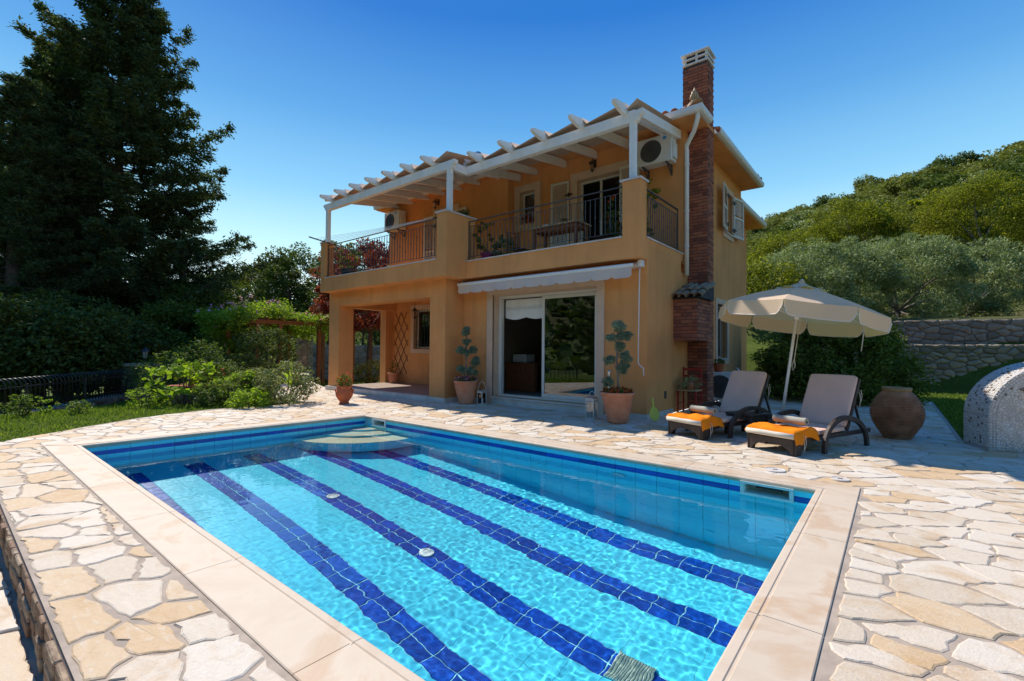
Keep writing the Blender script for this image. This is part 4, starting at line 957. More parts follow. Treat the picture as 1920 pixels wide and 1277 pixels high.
def wall_lamp(lab, x, y, z):
    t = thing('wall_lamp', lab, 'wall lamp', (x, y, z)); MB().box(x-.035, x+.035, y-.012, y, z-.12, z+.06).build('bracket_plate', 'iron', t)
    MB().tube([(x, y-.01, z), (x, y-.06, z+.05), (x, y-.13, z+.06), (x, y-.14, z+.03)], .009, 8).build('arm', 'iron', t, True)
    c_ = (x, y-.14, z-.24); MB().lathe([(.004, .27), (.014, .25), (.03, .235), (.085, .19), (.09, .18), (.06, .18)], c_, 6).build('cap', 'iron', t)
    MB().lathe([(.055, .18), (.038, .02), (.001, .02)], c_, 6, False).build('lantern_glass', 'clear', t)
    for k in range(6): a = math.pi*k/3; MB().bar((c_[0]+.056*math.cos(a), c_[1]+.056*math.sin(a), c_[2]+.18), (c_[0]+.039*math.cos(a), c_[1]+.039*math.sin(a), c_[2]+.02), .006, .006).build('bar', 'iron', t)
    MB().lathe([(.042, .02), (.045, .01), (.02, -.01), (.008, -.04), (.002, -.05)], c_, 6).build('base', 'iron', t)
wall_lamp('black lantern on the wall above the balcony door', -5.62, 10.05, 5.80); wall_lamp('black lantern on the wall left of the middle trellis post', -10.95, 9.80, 5.82)
t = thing('hanging_lantern', 'black lantern hanging on a chain inside the porch', 'lantern', (-11.0, 9.0, 2.2)); x, y, z = -11.05, 9.0, 2.18
MB().tube([(x, y, 2.9), (x+.004, y, 2.6), (x, y, z+.30)], .006, 6).build('chain', 'iron', t); MB().lathe([(.006, .30), (.02, .27), (.10, .20), (.105, .19), (.07, .19)], (x, y, z), 6).build('cap', 'iron', t)
MB().lathe([(.07, .19), (.055, .0), (.001, 0)], (x, y, z), 6, False).build('lantern_glass', 'clear', t)
for k in range(6): a = math.pi*k/3; MB().bar((x+.071*math.cos(a), y+.071*math.sin(a), z+.19), (x+.056*math.cos(a), y+.056*math.sin(a), z), .008, .008).build('bar', 'iron', t)
MB().lathe([(.06, .0), (.06, -.01), (.01, -.05)], (x, y, z), 6).build('base', 'iron', t)
# awning
aw = thing('awning', 'rolled grey beige fabric awning with white front bar over the sliding door', 'awning', (-5.8, 8.0, 2.8))
MB().tube([(-8.02, 8.04, 2.80), (-3.60, 8.04, 2.80)], .058, 16).build('roller', 'awning', aw, True)
MB().box(-8.03, -3.60, 7.79, 7.85, 2.735, 2.80).build('front_bar', 'white', aw, bevel=.015)
MB().box(-3.595, -3.51, 7.98, 8.12, 2.76, 2.885).build('gear_box', 'white', aw, bevel=.012); MB().box(-8.08, -8.035, 7.98, 8.12, 2.76, 2.885).build('end_bracket', 'white', aw, bevel=.008)
MB().add([(-8.02, 8.04, 2.858), (-3.61, 8.04, 2.858), (-3.61, 7.82, 2.802), (-8.02, 7.82, 2.802)], [(0, 1, 2, 3)]).build('fabric', 'awning', aw)
vs = []; n = 220
for r_ in range(4):
    for i in range(n+1):
        u = i/n; x = -8.0+4.38*u; s_ = (u*11) % 1; cut = .045*(1-min(1, min(s_, 1-s_)*9))**.6 if min(s_, 1-s_) < .11 else 0
        vs.append((x, 7.80+.012*math.sin(u*37)*r_/3+.006*math.sin(u*90)*r_/3, 2.736-(.185-cut)*r_/3))
MB().add(vs, [(j*(n+1)+i, j*(n+1)+i+1, (j+1)*(n+1)+i+1, (j+1)*(n+1)+i) for j in range(3) for i in range(n)]).build('valance', 'awning', aw, True)
MB().tube([tuple(p) for p in vs[3*(n+1)::2]], .0035, 4).build('hem', 'cushion_edge', aw)
MB().tube([(-3.55, 8.0, 2.76), (-3.55, 7.98, 2.62), (-3.56, 7.96, 1.2), (-3.56, 7.96, 1.02), (-3.50, 7.93, .97), (-3.44, 7.90, .94), (-3.42, 7.88, .80)], .010, 8).build('crank_handle', 'white', aw, True)
for x in (-6.9, -4.7): MB().bar((x, 8.06, 2.74), (x+.5, 7.9, 2.72), .03, .02).bar((x+.5, 7.9, 2.72), (x, 7.83, 2.74), .03, .02).build('folding_arm', 'white', aw)
# sensor, socket, solar tank
MB().box(HR+.001, HR+.014, 8.98, 9.07, .32, .46).build('socket_box', 'greyiron', house, bevel=.004)
t = thing('solar_water_tank', 'shiny rounded water tank on the roof behind the trellis', 'water tank', (-10.6, 11.2, 6.4)); MB().tube([(-11.6, 11.0, 7.35), (-11.55, 11.0, 7.35), (-10.35, 11.0, 7.35), (-10.3, 11.0, 7.35)], [.1, .27, .27, .1], 20).build('tank', 'steel', t, True)
for x in (-11.3, -10.6): MB().bar((x, 11.0, 6.5), (x, 11.0, 7.1), .04, .04, (0, 1, 0)).build('leg', 'steel', t)
# trellis on the porch wall
tl = thing('trellis', 'brown diamond lattice on the back wall of the porch', 'trellis', (-12.75, 9.78, 1.4))
x0, x1, z0, z1 = -13.08, -12.33, .42, 2.45
for s_ in (1, -1):
    for k in range(-8, 9):
        c0 = k*.30; pts = []
        # line x = xm + s*(z-zm)*0.62 + c0
        seg = []
        for i in range(61):
            z = z0+(z1-z0)*i/60; x = (x0+x1)/2+s_*(z-(z0+z1)/2)*.60+c0
            if x0 <= x <= x1: seg.append((x, 9.782-(.008 if s_ > 0 else 0), z))
        if len(seg) > 5: MB().bar(seg[0], seg[-1], .022, .007, (0, 1, 0)).build('lath', 'wood', tl)
MB().box(-11.0+.2, -10.72, 9.785, 9.798, .62, .70).build('socket_plate', 'white', house)
# ================================================================= objects on the terrace
def T_local(origin, rz):
    c, s = math.cos(rz), math.sin(rz)
    return lambda x, y, z: (origin[0]+c*x-s*y, origin[1]+s*x+c*y, origin[2]+z)
BR = R_(-21.5)
def cushion_prof(mb, pts, w_, th):        # padded slab following pts (y,z) with rounded section
    n = len(pts); ring = []
    sec = [(-w_, .35), (-w_*.985, .85), (-w_*.93, 1.0), (w_*.93, 1.0), (w_*.985, .85), (w_, .35), (w_*.985, .05), (w_*.93, 0), (-w_*.93, 0), (-w_*.985, .05)]
    vs = []
    for i, (y, z) in enumerate(pts):
        a = pts[max(0, i-1)]; b = pts[min(n-1, i+1)]; L = math.hypot(b[0]-a[0], b[1]-a[1]); ny, nz = -(b[1]-a[1])/L, (b[0]-a[0])/L
        e = min(1, min(i, n-1-i)/1.0); f = .45 if e == 0 else 1
        for x, t in sec: h = th*(.5+(t-.5)*f); vs.append((x*(.96 if e == 0 else 1), y+ny*h, z+nz*h))
    m = len(sec); fs = [(i*m+j, i*m+(j+1) % m, (i+1)*m+(j+1) % m, (i+1)*m+j) for i in range(n-1) for j in range(m)]+[tuple(range(m))[::-1], tuple((n-1)*m+j for j in range(m))]
    return mb.add(vs, fs)
def make_lounger(lab):
    t = thing('sun_lounger', lab, 'sun lounger', (0, 0, 0), 'sun loungers by the pool', model_at_origin=True)
    # foot panel with an arched bottom
    pts = [(-.31, 0), (-.25, 0), (-.225, .05), (-.17, .09), (-.08, .115), (0, .12), (.08, .115), (.17, .09), (.225, .05), (.25, 0), (.31, 0), (.30, .19), (-.30, .19)]
    MB().prism(pts, .03, .075, lambda u, v, w_: (u, w_, v)).build('foot_panel', 'rattan', t, bevel=.006)
    for s in (-1, 1):
        sp = [(.03, 0), (.14, 0), (.16, .06), (.24, .12), (.40, .15), (1.86, .15), (1.86, .205), (.03, .205)]
        MB().prism(sp, s*.27, s*.31, lambda u, v, w_: (w_, u, v)).build('side_rail', 'rattan', t, bevel=.006)
        arc_ = []
        for k in range(17):
            a = math.pi*k/16; arc_.append((s*(.345+.03*math.cos(a*2)*0+.0+.03*abs(math.cos(a))), 1.06-.53*math.cos(a), .40*math.sin(a)**.8))
        m = MB()
        for k in range(16): m.bar(arc_[k], Vector(arc_[k+1])+(Vector(arc_[k+1])-Vector(arc_[k]))*.06, .045, .062, (s, 0, .0)) if False else m.bar(arc_[k], arc_[k+1], .062, .045, (1, 0, 0))
        tb_ = MB(); P_ = [Vector(p) for p in arc_]; vs = []; n_ = len(P_)
        for i, p in enumerate(P_):
            d = (P_[min(i+1, n_-1)]-P_[max(i-1, 0)]).normalized(); nrm = Vector((0, -d.z, d.y))
            for ax, an in ((-.022, -.032), (.022, -.032), (.022, .032), (-.022, .032)): v = p+Vector((ax, 0, 0))+nrm*an; v.z = max(v.z, 0); vs.append(v)
        tb_.add(vs, [(i*4+j, i*4+(j+1) % 4, (i+1)*4+(j+1) % 4, (i+1)*4+j) for i in range(n_-1) for j in range(4)]+[(3, 2, 1, 0), tuple(4*n_-4+j for j in range(4))])
        tb_.build('arched_leg', 'rattan', t, bevel=.006)
        MB().bar((s*.30, 1.22, .22), (s*.30, 1.57, .88), .035, .05).build('back_rail', 'rattan', t, bevel=.005)
        MB().bar((s*.24, 1.50, .72), (s*.24, 1.74, .20), .025, .02).build('back_strut', 'rattan', t)
    for k in range(14): MB().box(-.27, .27, .10+k*.085, .15+k*.085, .185, .203).build('slat', 'rattan', t)
    for k in range(7): y = 1.26+.045*k; z = .28+.088*k; MB().bar((-.28, y, z), (.28, y, z), .05, .014, (0, -.88, .45)).build('back_slat', 'rattan', t)
    pts = [(0.0, .205), (.02, .208), (.10, .211), (.40, .212), (.80, .212), (1.18, .212), (1.24, .215)]
    c1 = cushion_prof(MB(), pts, .305, .062).build('seat_cushion', 'cushion', t, True)
    pts = [(1.225, .245), (1.235, .27), (1.27, .34), (1.36, .52), (1.46, .715), (1.55, .895), (1.562, .92)]
    c2 = cushion_prof(MB(), pts, .305, .062).build('back_cushion', 'cushion', t, True)
    for c_ in (c1, c2): md = c_.modifiers.new('soft', 'SUBSURF'); md.levels = 1; md.render_levels = 2
    MB().tube([(-.30, .012, .235), (-.1, .004, .236), (.1, .004, .236), (.30, .012, .235)], .034, 10).build('front_edge', 'cushion_edge', c1, True)
    for x, y in ((.33, .16), (.335, 1.50)):
        z = .22 if y < 1 else .72
        MB().tube([(x-.03, y, z), (x, y, z-.02), (x+.005, y+.01, z-.10), (x, y, z-.19)], .004, 5).tube([(x-.03, y, z), (x+.01, y+.02, z+.02), (x+.01, y+.035, z-.07), (x+.0, y+.03, z-.14)], .004, 5).build('tie', 'cushion_edge', c1)
    return t
l1 = make_lounger('dark brown sun lounger on the left, nearest the house wall, with taupe cushion')
l2 = copy_tree(l1); l2['label'] = 'dark brown sun lounger on the right, nearest the big clay jar, with taupe cushion'; ORI[l2.name] = (0, 0, 0)
P1, P2 = (-2.38, 6.87, 0), (-1.215, 6.56, 0)
l1.location = P1; l2.location = P2; l1.rotation_euler = (0, 0, BR); l2.rotation_euler = (0, 0, BR+.01)
def towel(lab, P, sd):
    t = thing('orange_towel', lab, 'towel', (P[0], P[1], .28), 'orange towels on the loungers', BR, True); rnd = random.Random(sd); vs = []; N = 26; K = 20
    for j in range(K+1):
        v = j/K
        for i in range(N+1):
            u = i/N; x = -.335+.74*u; y = .0+.46*v+.05*(u-.5)*(v)+.03*math.sin(u*4+sd)*v
            top = .012+.016*math.sin(math.pi*min(1, max(0, v)))+.012*math.sin(u*7+v*4+sd)*v*(1-v)*4+.006*math.sin(u*17+v*9+sd)
            z = top
            if x > .29: d = x-.29; x = .30+.03*math.sin(v*9)*d*6+d*.25; z = top-d*1.15-.02*math.sin(v*7)
            if x < -.29: z = top-(-.29-x)*.9
            if v < .06: z -= .035*(1-v/.06); 
            vs.append((x, y, z+rnd.gauss(0, .0012)+.010*noise.noise(Vector((x*9, y*14, sd)))+.005*noise.noise(Vector((x*24, y*30, sd)))))
    o = MB().add(vs, [(j*(N+1)+i, j*(N+1)+i+1, (j+1)*(N+1)+i+1, (j+1)*(N+1)+i) for j in range(K) for i in range(N)]).build('cloth', 'towel', t, True)
    md = o.modifiers.new('thick', 'SOLIDIFY'); md.thickness = .005; md.offset = 1; md = o.modifiers.new('soft', 'SUBSURF'); md.levels = 1
    t2 = thing('rolled_towel', lab.replace('orange towel folded', 'grey green towel rolled up, lying'), 'rolled towel', (P[0], P[1], .36), 'rolled towels on the loungers', BR, True)
    m = MB(); r0 = .052; vs = []; n_ = 60
    for x in (-.20, -.19, -.10, 0.02, .12, .20, .21):
        for k in range(n_):
            a = k/n_*4*math.pi; r = (.028+(r0-.028)*k/n_)*(1+.05*math.sin(x*30+a)); vs.append((x+.05, .36+r*math.cos(a), .028+r*math.sin(a)))
    m.add(vs, [(i*n_+k, i*n_+k+1, (i+1)*n_+k+1, (i+1)*n_+k) for i in range(6) for k in range(n_-1)]); o = m.build('rolled_cloth', 'towelg', t2, True); md = o.modifiers.new('thick', 'SOLIDIFY'); md.thickness = .009
    return t
towel('orange towel folded over the foot of the left lounger', P1, 1); towel('orange towel folded over the foot of the right lounger', P2, 5)
t = thing('side_table', 'low dark brown resin side table between the two loungers', 'side table', (-1.72, 7.72, 0), None, BR, True)
MB().box(-.22, .22, -.22, .22, .30, .335).build('table_top', 'rattan', t, bevel=.012)
for s in (-1, 1): MB().box(-.20, .20, s*.19-.008, s*.19+.008, .245, .30).build('apron', 'rattan', t); MB().box(s*.19-.008, s*.19+.008, -.18, .18, .245, .30).build('apron', 'rattan', t)
for a in (-1, 1):
    for b in (-1, 1): MB().bar((a*.185, b*.185, .30), (a*.205, b*.205, 0), .05, .05, (0, 1, 0)).build('leg', 'rattan', t, bevel=.006)
# parasol
tilt = R_(8.5); ax = Vector((-.63, .78, 0)); base = Vector((-1.36, 8.10, 0))
pa = thing('parasol', 'beige eight panel parasol with scalloped valance and tilted white pole', 'parasol', tuple(base), None, 0, True); ORI[pa.name] = (0, 0, 0)
pa.rotation_mode = 'QUATERNION'
from mathutils import Quaternion
pa.rotation_quaternion = Quaternion(ax, tilt)
PH = 2.33; CR = 1.12; RZ = 1.87
MB().tube([(0, 0, -.0), (0, 0, PH-.02)], .021, 14).build('pole', 'polewhite', pa, True)
a0 = math.atan2(-.78, .63)+R_(6)      # one corner towards the camera
cor = [(CR*math.cos(a0+math.pi/4*k), CR*math.sin(a0+math.pi/4*k)) for k in range(8)]
M['umb'] = mk_leaf('parasol_canvas', [(.1, (.88, .66, .48)), (.9, (.90, .68, .50))], .38, .9)
for k in range(8):
    (xa, ya), (xb, yb) = cor[k], cor[(k+1) % 8]; vs = []; N = 8; va = []
    for j in range(N+1):
        v = .13+(1-.13)*j/N
        for i in range(9):
            u = i/8; x, y = (xa+(xb-xa)*u)*v, (ya+(yb-ya)*u)*v; z = PH-.05-(PH-.05-RZ)*v-.012*math.sin(math.pi*u)*v+.03*math.sin(math.pi*v); vs.append((x, y, z))
    p_ = MB().add(vs, [(j*9+i, j*9+i+1, (j+1)*9+i+1, (j+1)*9+i) for j in range(N) for i in range(8)]).build('canopy_panel', 'umb', pa, True)
    n = 24; low_ = []
    for r_ in range(4):
        for i in range(n+1):
            u = i/n; e = min(u, 1-u); drop = .205 if e > .10 else .205*(1-(1-e/.10)**2*.62)-0; uu = .012+u*.976
            x, y = xa+(xb-xa)*uu, ya+(yb-ya)*uu; z = RZ-.012*math.sin(math.pi*u)-drop*r_/3; o_ = 1+.012*r_/3+.006*math.sin(u*9+k)*r_/3
            va.append((x*o_, y*o_, z))
            if r_ == 3: low_.append((x*o_, y*o_, z))
    MB().add(va, [(j*(n+1)+i, j*(n+1)+i+1, (j+1)*(n+1)+i+1, (j+1)*(n+1)+i) for j in range(3) for i in range(n)]).build('valance', 'umb', pa, True)
    MB().tube(low_, .0045, 5).build('piping', 'whitecloth' if 'whitecloth' in M else 'white', pa)
    # vent cap panel
    r1 = .36; z1 = PH-.05-(PH-.05-RZ)*r1/CR; fx = lambda q, r: (q[0]/CR*r, q[1]/CR*r)
    A1 = fx(cor[k], r1); B1 = fx(cor[(k+1) % 8], r1); vs = []
    for j in range(4):
        for i in range(7):
            u = i/6; f = .1+.9*j/3; x, y = (A1[0]+(B1[0]-A1[0])*u)*f, (A1[1]+(B1[1]-A1[1])*u)*f; vs.append((x, y, PH+.01-(PH+.01-z1-.005)*f+(.065*math.sin(math.pi*u))*f**3))
    MB().add(vs, [(j*7+i, j*7+i+1, (j+1)*7+i+1, (j+1)*7+i) for j in range(3) for i in range(6)]).build('vent_panel', 'umb', pa, True)
    MB().bar((0, 0, PH-.06), (cor[k][0]*.99, cor[k][1]*.99, RZ-.03), .014, .014).build('rib', 'polewhite', pa); MB().bar((0, 0, PH-.55), (cor[k][0]*.52, cor[k][1]*.52, PH-.05-(PH-.05-RZ)*.52-.045), .010, .010).build('strut', 'polewhite', pa)
MB().lathe([(.04, -.02), (.045, 0), (.03, .03), (.012, .05), (.001, .055)], (0, 0, PH), 14).build('finial', 'umb', pa, True); MB().lathe([(.025, -.03), (.04, 0), (.025, .03)], (0, 0, PH-.55), 12).build('hub', 'polewhite', pa, True)
MB().tube([(.05, -.0, PH-.5), (.055, -.01, 1.45), (.05, 0, 1.15), (.03, .01, 1.05), (.055, .0, .98), (.075, .0, 1.05), (.055, 0, 1.15)], .006, 5).build('cord', 'cushion_edge', pa)
q_ = (1.0*CR*math.cos(a0+math.pi/2+.02), CR*math.sin(a0+math.pi/2+.02)); MB().tube([(q_[0]*1.02, q_[1]*1.02, RZ), (q_[0]*1.03, q_[1]*1.03, RZ-.22), (q_[0]*1.03, q_[1]*1.03+.01, RZ-.42)], .008, 5).build('tie_strap', 'cushion_edge', pa)
t = thing('weighted_stand', 'low dark square stand holding the parasol pole behind the side table', 'stand', tuple(base)); MB().box(base.x-.24, base.x+.24, base.y-.24, base.y+.24, 0, .06).build('slab', 'rattan', t, bevel=.015); MB().tube([(base.x, base.y, .06), (base.x+.02, base.y+.012, .28)], .032, 12).build('socket', 'rattan', t, True)
# great clay jar
t = thing('clay_jar', 'big round ribbed clay jar with pale rim next to the right lounger', 'jar', (.02, 8.92, 0)); prof = []
for i in range(261):
    z = .70*i/260; u = i/260; r = .165+(.315-.165)*math.sin(math.pi*min(1, u/.52)/2)**1.15 if u < .52 else .315-(.315-.150)*((u-.52)/.48)**2.0
    prof.append((r+(.018*(abs((z/.027) % 1-.5)*2-.5) if .05 < z < .62 else 0), z))
MB().lathe(prof, (.02, 8.92, 0), 48).build('body', 'jar', t, True); MB().lathe([(.148, .665), (.160, .68), (.175, .69), (.178, .73), (.168, .74), (.148, .742), (.135, .72), (.135, .66)], (.02, 8.92, 0), 40, False).build('rim', 'jarrim', t, True)
# pebble faced arch
d = Vector((.92, .39, 0)).normalized(); nb_ = Vector((-d.y, d.x, 0)); o0 = Vector((.93, 8.57, 0)); HW, HH = .86, 1.15
ar = thing('pebble_arch', 'round topped garden shower wall faced with white pebbles', 'pebble wall', tuple(o0)); outl = [(0, 0)]+[(HW-HW*math.cos(a)*1.0, .42+(HH-.42)*math.sin(a)) for a in [math.pi*k/22 for k in range(23)]]+[(2*HW, 0)]
outl = outl if area(outl) > 0 else outl[::-1]
TA = lambda u, v, w_: tuple(o0+d*u-nb_*w_+Vector((0, 0, v)))
MB().prism(outl, -.50, 0, TA).build('core', 'pebmortar', ar)
inner = [((x-HW)*.90+HW, z*.93) for x, z in outl]
lay(voronoi(0, 2*HW, 0, HH+.02, .034, seed=5), [[p for p in inner]], TA, .0025, .006, 'pebble', 'pebble', ar, 0, None, .03, .001, .004, minarea=.0001, dome=.007, stuffname='face_pebble')
rm_ = MB(); rnd = random.Random(3)
def peb(p, nrm, r, mb):
    nrm = Vector(nrm); u = nrm.orthogonal().normalized(); v = nrm.cross(u); vs = [p+(u*math.cos(a)+v*math.sin(a))*r*rnd.uniform(.8, 1.15)+nrm*.0 for a in [math.pi*k/3 for k in range(6)]]; vs2 = [p+(u*math.cos(a)+v*math.sin(a))*r*.62+nrm*r*.42 for a in [math.pi*k/3 for k in range(6)]]
    mb.add(vs+vs2+[p+nrm*r*.5], [(k, (k+1) % 6, 6+(k+1) % 6, 6+k) for k in range(6)]+[(6+k, 6+(k+1) % 6, 12) for k in range(6)])
dk = MB()
for i in range(len(outl)-1):
    a, b = Vector(TA(*outl[i], 0)), Vector(TA(*outl[i+1], 0)); L = (b-a).length
    if abs(outl[i][1]) < .001 and abs(outl[i+1][1]) < .001: continue
    e = (b-a).normalized(); nr = e.cross(nb_); nr = nr if nr.dot(a-Vector(TA(HW, .3, 0))) > 0 else -nr
    for k in range(max(1, int(L/.035))):
        for j in range(14):
            p = a+e*((k+.5+rnd.uniform(-.2, .2))*.035)+nb_*(j*.036+.01+rnd.uniform(-.006, .006)); peb(p, nr, .017, dk if rnd.random() < .13 and 1 < j < 12 else rm_)
        for j in range(3): peb(a+e*((k+.5)*.035)-nr*(.02+.034*j)-nb_*.002, -nb_, .016, dk if (rnd.random() < .04) else rm_)
tag(rm_.build('edge_pebble', 'pebble', ar), kind='stuff'); tag(dk.build('brown_edge_pebble', 'pebbled', ar), kind='stuff')
m = MB()
for k in range(160):
    a = rnd.uniform(0, 2*math.pi); r = rnd.random()**.5; u = .52+.20*r*math.cos(a); v = .80+.06*r*math.sin(a)*(1+.2*math.cos(a)); peb(Vector(TA(u, v, .012)), -nb_, .011, m)
tag(m.build('mosaic_pebble', 'pebbled', ar), kind='stuff')
# pots with topiary
SR = Vector((.776, .631, 0))
def ribbed_pot(t, at, h, rt, rb, mat='terra'):
    prof = [(rb*.9, 0), (rb, .01)]; K = 9
    for k in range(K):
        z0_, z1_ = .02+(h*.84)*k/K, .02+(h*.84)*(k+1)/K; r0_, r1_ = rb+(rt*.93-rb)*k/K, rb+(rt*.93-rb)*(k+1)/K; prof += [(r0_+.002, z0_+.004), (r1_+.016, z1_-.014), (r1_+.002, z1_-.002)]
    prof += [(rt*.97, h*.88), (rt, h*.92), (rt*1.02, h*.97), (rt*1.0, h), (rt*.93, h), (rt*.9, h*.9)]
    p = MB().lathe(prof, at, 36, False).build('pot', mat, t, True); MB().lathe([(.001, h*.9), (rt*.92, h*.9)], at, 20, False).build('soil', 'soil', t); return p
def flowers(t, at, r, h, lm, fm, n=260, fl=70, seed=1, nm='flowers'):
    rng = np.random.default_rng(seed); a = rng.uniform(0, 6.283, n); q = r*np.sqrt(rng.uniform(0, 1, n)); P = np.stack([at[0]+q*np.cos(a), at[1]+q*np.sin(a), at[2]+rng.uniform(0, h, n)*(1.2-q/r*.5)], 1)
    np_obj('leaves', leaves(P, .05, .3, .6, rng), lm, t)
    for m_, k in (fm if isinstance(fm, list) else [(fm, fl)]):
        a = rng.uniform(0, 6.283, k); q = r*1.12*np.sqrt(rng.uniform(.1, 1, k)); P = np.stack([at[0]+q*np.cos(a), at[1]+q*np.sin(a), at[2]+h*rng.uniform(.45, 1.15, k)-(q/r)**3*h*.25], 1)
        P = np.repeat(P, 5, 0)+rng.normal(0, .011, (k*5, 3)); np_obj('blossoms', leaves(P, .03, .8, .9, rng), m_, t)
def topiary(lab, at, balls, h, grp='topiary trees in terracotta pots', fm='redfl', seed=3):
    t = thing('topiary_pot', lab, 'potted topiary', at, grp); ribbed_pot(t, at, .53, .285, .165); tr_ = [Vector((at[0]+.02*math.sin(z*4), at[1], z)) for z in np.linspace(.4, h-.1, 7)]
    MB().tube(tr_, [.020, .019, .018, .016, .014, .012, .008], 8).build('trunk', 'greybark', t, True); rng = np.random.default_rng(seed)
    for dx, z, r in balls:
        c = Vector(at)+SR*dx+Vector((rng.uniform(-.03, .03), rng.uniform(-.05, .05), z)); n = int(1500*(r/.1)**1.6); sub = np.array(c)+unit(16, rng)*r*.62; P = puff(sub, r*.52, n//16, rng); n = len(P); u = P-np.array(c); u /= np.linalg.norm(u, axis=1, keepdims=True)+1e-6
        f = np_obj('foliage_ball', leaves(P, .05, .1, .13, rng, dirs=u), 'topiary', t)
        MB().tube([(at[0], at[1], max(.5, z-r-.12)), (c.x*.4+at[0]*.6, c.y*.4+at[1]*.6, z-r*.6), tuple(c)], [.011, .009, .005], 6).build('branch', 'greybark', t, True)
    flowers(t, (at[0], at[1], .49), .26, .12, 'midgreen', fm, 300, 60, seed); return t
k_ = .00245
topiary('right potted topiary with orange red flowers, between the sliding door and the house corner', (-3.72, 7.48, 0), [(.05, 1.66, .125), (-.12, 1.47, .10), (.16, 1.49, .10), (.0, 1.31, .10), (-.14, 1.08, .10), (.13, 1.14, .12), (.09, .94, .115), (-.19, .70, .105), (.05, 1.50, .08)], 1.75, fm=[('redfl', 80)], seed=3)
topiary('left potted topiary with magenta flowers, beside the porch pillar', (-7.62, 7.72, 0), [(-.02, 1.66, .125), (.03, 1.42, .10), (-.11, 1.22, .12), (.14, 1.24, .10), (.02, 1.17, .09), (.19, .97, .125), (-.16, .76, .125), (.09, .74, .13)], 1.75, fm=[('purplefl', 50), ('whitefl', 25)], seed=9)
t = thing('torch', 'steel garden torch stuck in the right topiary pot', 'torch', (-3.84, 7.40, .5)); MB().lathe([(.028, 0), (.03, .01), (.03, .28), (.034, .285), (.034, .30), (.02, .32), (.001, .325)], (-3.84, 7.40, .58), 16).build('cylinder', 'steel', t, True); MB().tube([(-3.84, 7.40, .45), (-3.84, 7.40, .58)], .01, 8).build('stake', 'steel', t)
def lantern(lab, at, w_, h, handle):
    t = thing('floor_lantern', lab, 'lantern', at, 'metal lanterns by the sliding door'); x, y, z = at; w2 = w_/2
    MB().box(x-w2, x+w2, y-w2, y+w2, .0, .022).build('base', 'alu', t, bevel=.003)
    for a in (-1, 1):
        for b in (-1, 1): MB().box(x+a*w2-.007*(1+a), x+a*w2+.007*(1-a), y+b*w2-.007*(1+b), y+b*w2+.007*(1-b), .022, h*.86).build('post', 'alu', t)
    for zz in (h*.72, h*.86-.014):
        m = MB(); m.holes('x', x-w2, x+w2, zz, zz+.014, y-w2-.001, y-w2+.010, []).holes('x', x-w2, x+w2, zz, zz+.014, y+w2-.010, y+w2+.001, []); m.box(x-w2-.001, x-w2+.01, y-w2+.011, y+w2-.011, zz, zz+.014).box(x+w2-.01, x+w2+.001, y-w2+.011, y+w2-.011, zz, zz+.014); m.build('rail', 'alu', t)
    MB().box(x-w2+.012, x+w2-.012, y-w2+.005, y-w2+.008, h*.72+.015, h*.86-.015).build('fret_band', 'alu', t)
    for k, (a, b, c, d_) in enumerate(((x-w2+.01, x+w2-.01, y-w2+.003, y-w2+.004), (x-w2+.01, x+w2-.01, y+w2-.004, y+w2-.003))): MB().box(a, b, c, d_, .024, h*.72).build('pane', 'clear', t)
    MB().add([(x-w2-.006, y-w2-.006, h*.86), (x+w2+.006, y-w2-.006, h*.86), (x+w2+.006, y+w2+.006, h*.86), (x-w2-.006, y+w2+.006, h*.86), (x-w2*.35, y-w2*.35, h*.95), (x+w2*.35, y-w2*.35, h*.95), (x+w2*.35, y+w2*.35, h*.95), (x-w2*.35, y+w2*.35, h*.95)], [(3, 2, 1, 0), (4, 5, 6, 7), (0, 1, 5, 4), (1, 2, 6, 5), (2, 3, 7, 6), (3, 0, 4, 7)]).build('cap', 'steel', t)
    MB().tube([(x+SR.x*handle*.5*math.cos(a)*w_*1.0, y+SR.y*handle*.5*math.cos(a)*w_, h*.90+handle*.17*math.sin(a)) for a in [math.pi*k/12 for k in range(13)]], .005, 6).build('handle', 'alu', t)
    MB().lathe([(.03, 0), (.032, .01), (.032, .11), (.001, .112)], (x, y, .022), 16).build('candle', 'white', t); return t
lantern('taller glass lantern on the floor at the right end of the door step', (-4.30, 7.62, 0), .17, .44, .6); lantern('smaller glass lantern with a hoop handle at the left end of the door step', (-7.26, 7.86, 0), .15, .36, 1.1)
t = thing('flower_urn', 'squat reddish clay urn with red flowers standing free near the porch', 'urn', (-9.62, 5.86, 0)); A_ = (-9.62, 5.86, 0)
MB().lathe([(.09, 0), (.115, .01), (.10, .03), (.095, .05), (.13, .09), (.175, .16), (.19, .23), (.18, .30), (.155, .34), (.15, .36), (.175, .385), (.18, .40), (.15, .40), (.14, .37)], A_, 32, False).build('body', 'terrared', t, True); MB().lathe([(.001, .37), (.145, .37)], A_, 16, False).build('soil', 'soil', t)
flowers(t, (-9.62, 5.86, .37), .17, .30, 'midgreen', [('redfl', 26)], 330, seed=4)
for s in (-1, 1): MB().tube([tuple(Vector(A_)+SR*s*.15+Vector((0, 0, .34))), tuple(Vector(A_)+SR*s*.21+Vector((0, 0, .31))), tuple(Vector(A_)+SR*s*.19+Vector((0, 0, .24)))], .014, 8).build('handle', 'terrared', t, True)
t = thing('potted_cactus_plant', 'small terracotta pot with a leafy plant against the porch trellis', 'potted plant', (-12.72, 9.52, .12)); ribbed_pot(t, (-12.72, 9.52, .12), .34, .19, .13); flowers(t, (-12.72, 9.52, .44), .13, .42, 'midgreen', [('redfl', 2)], 150, seed=6)
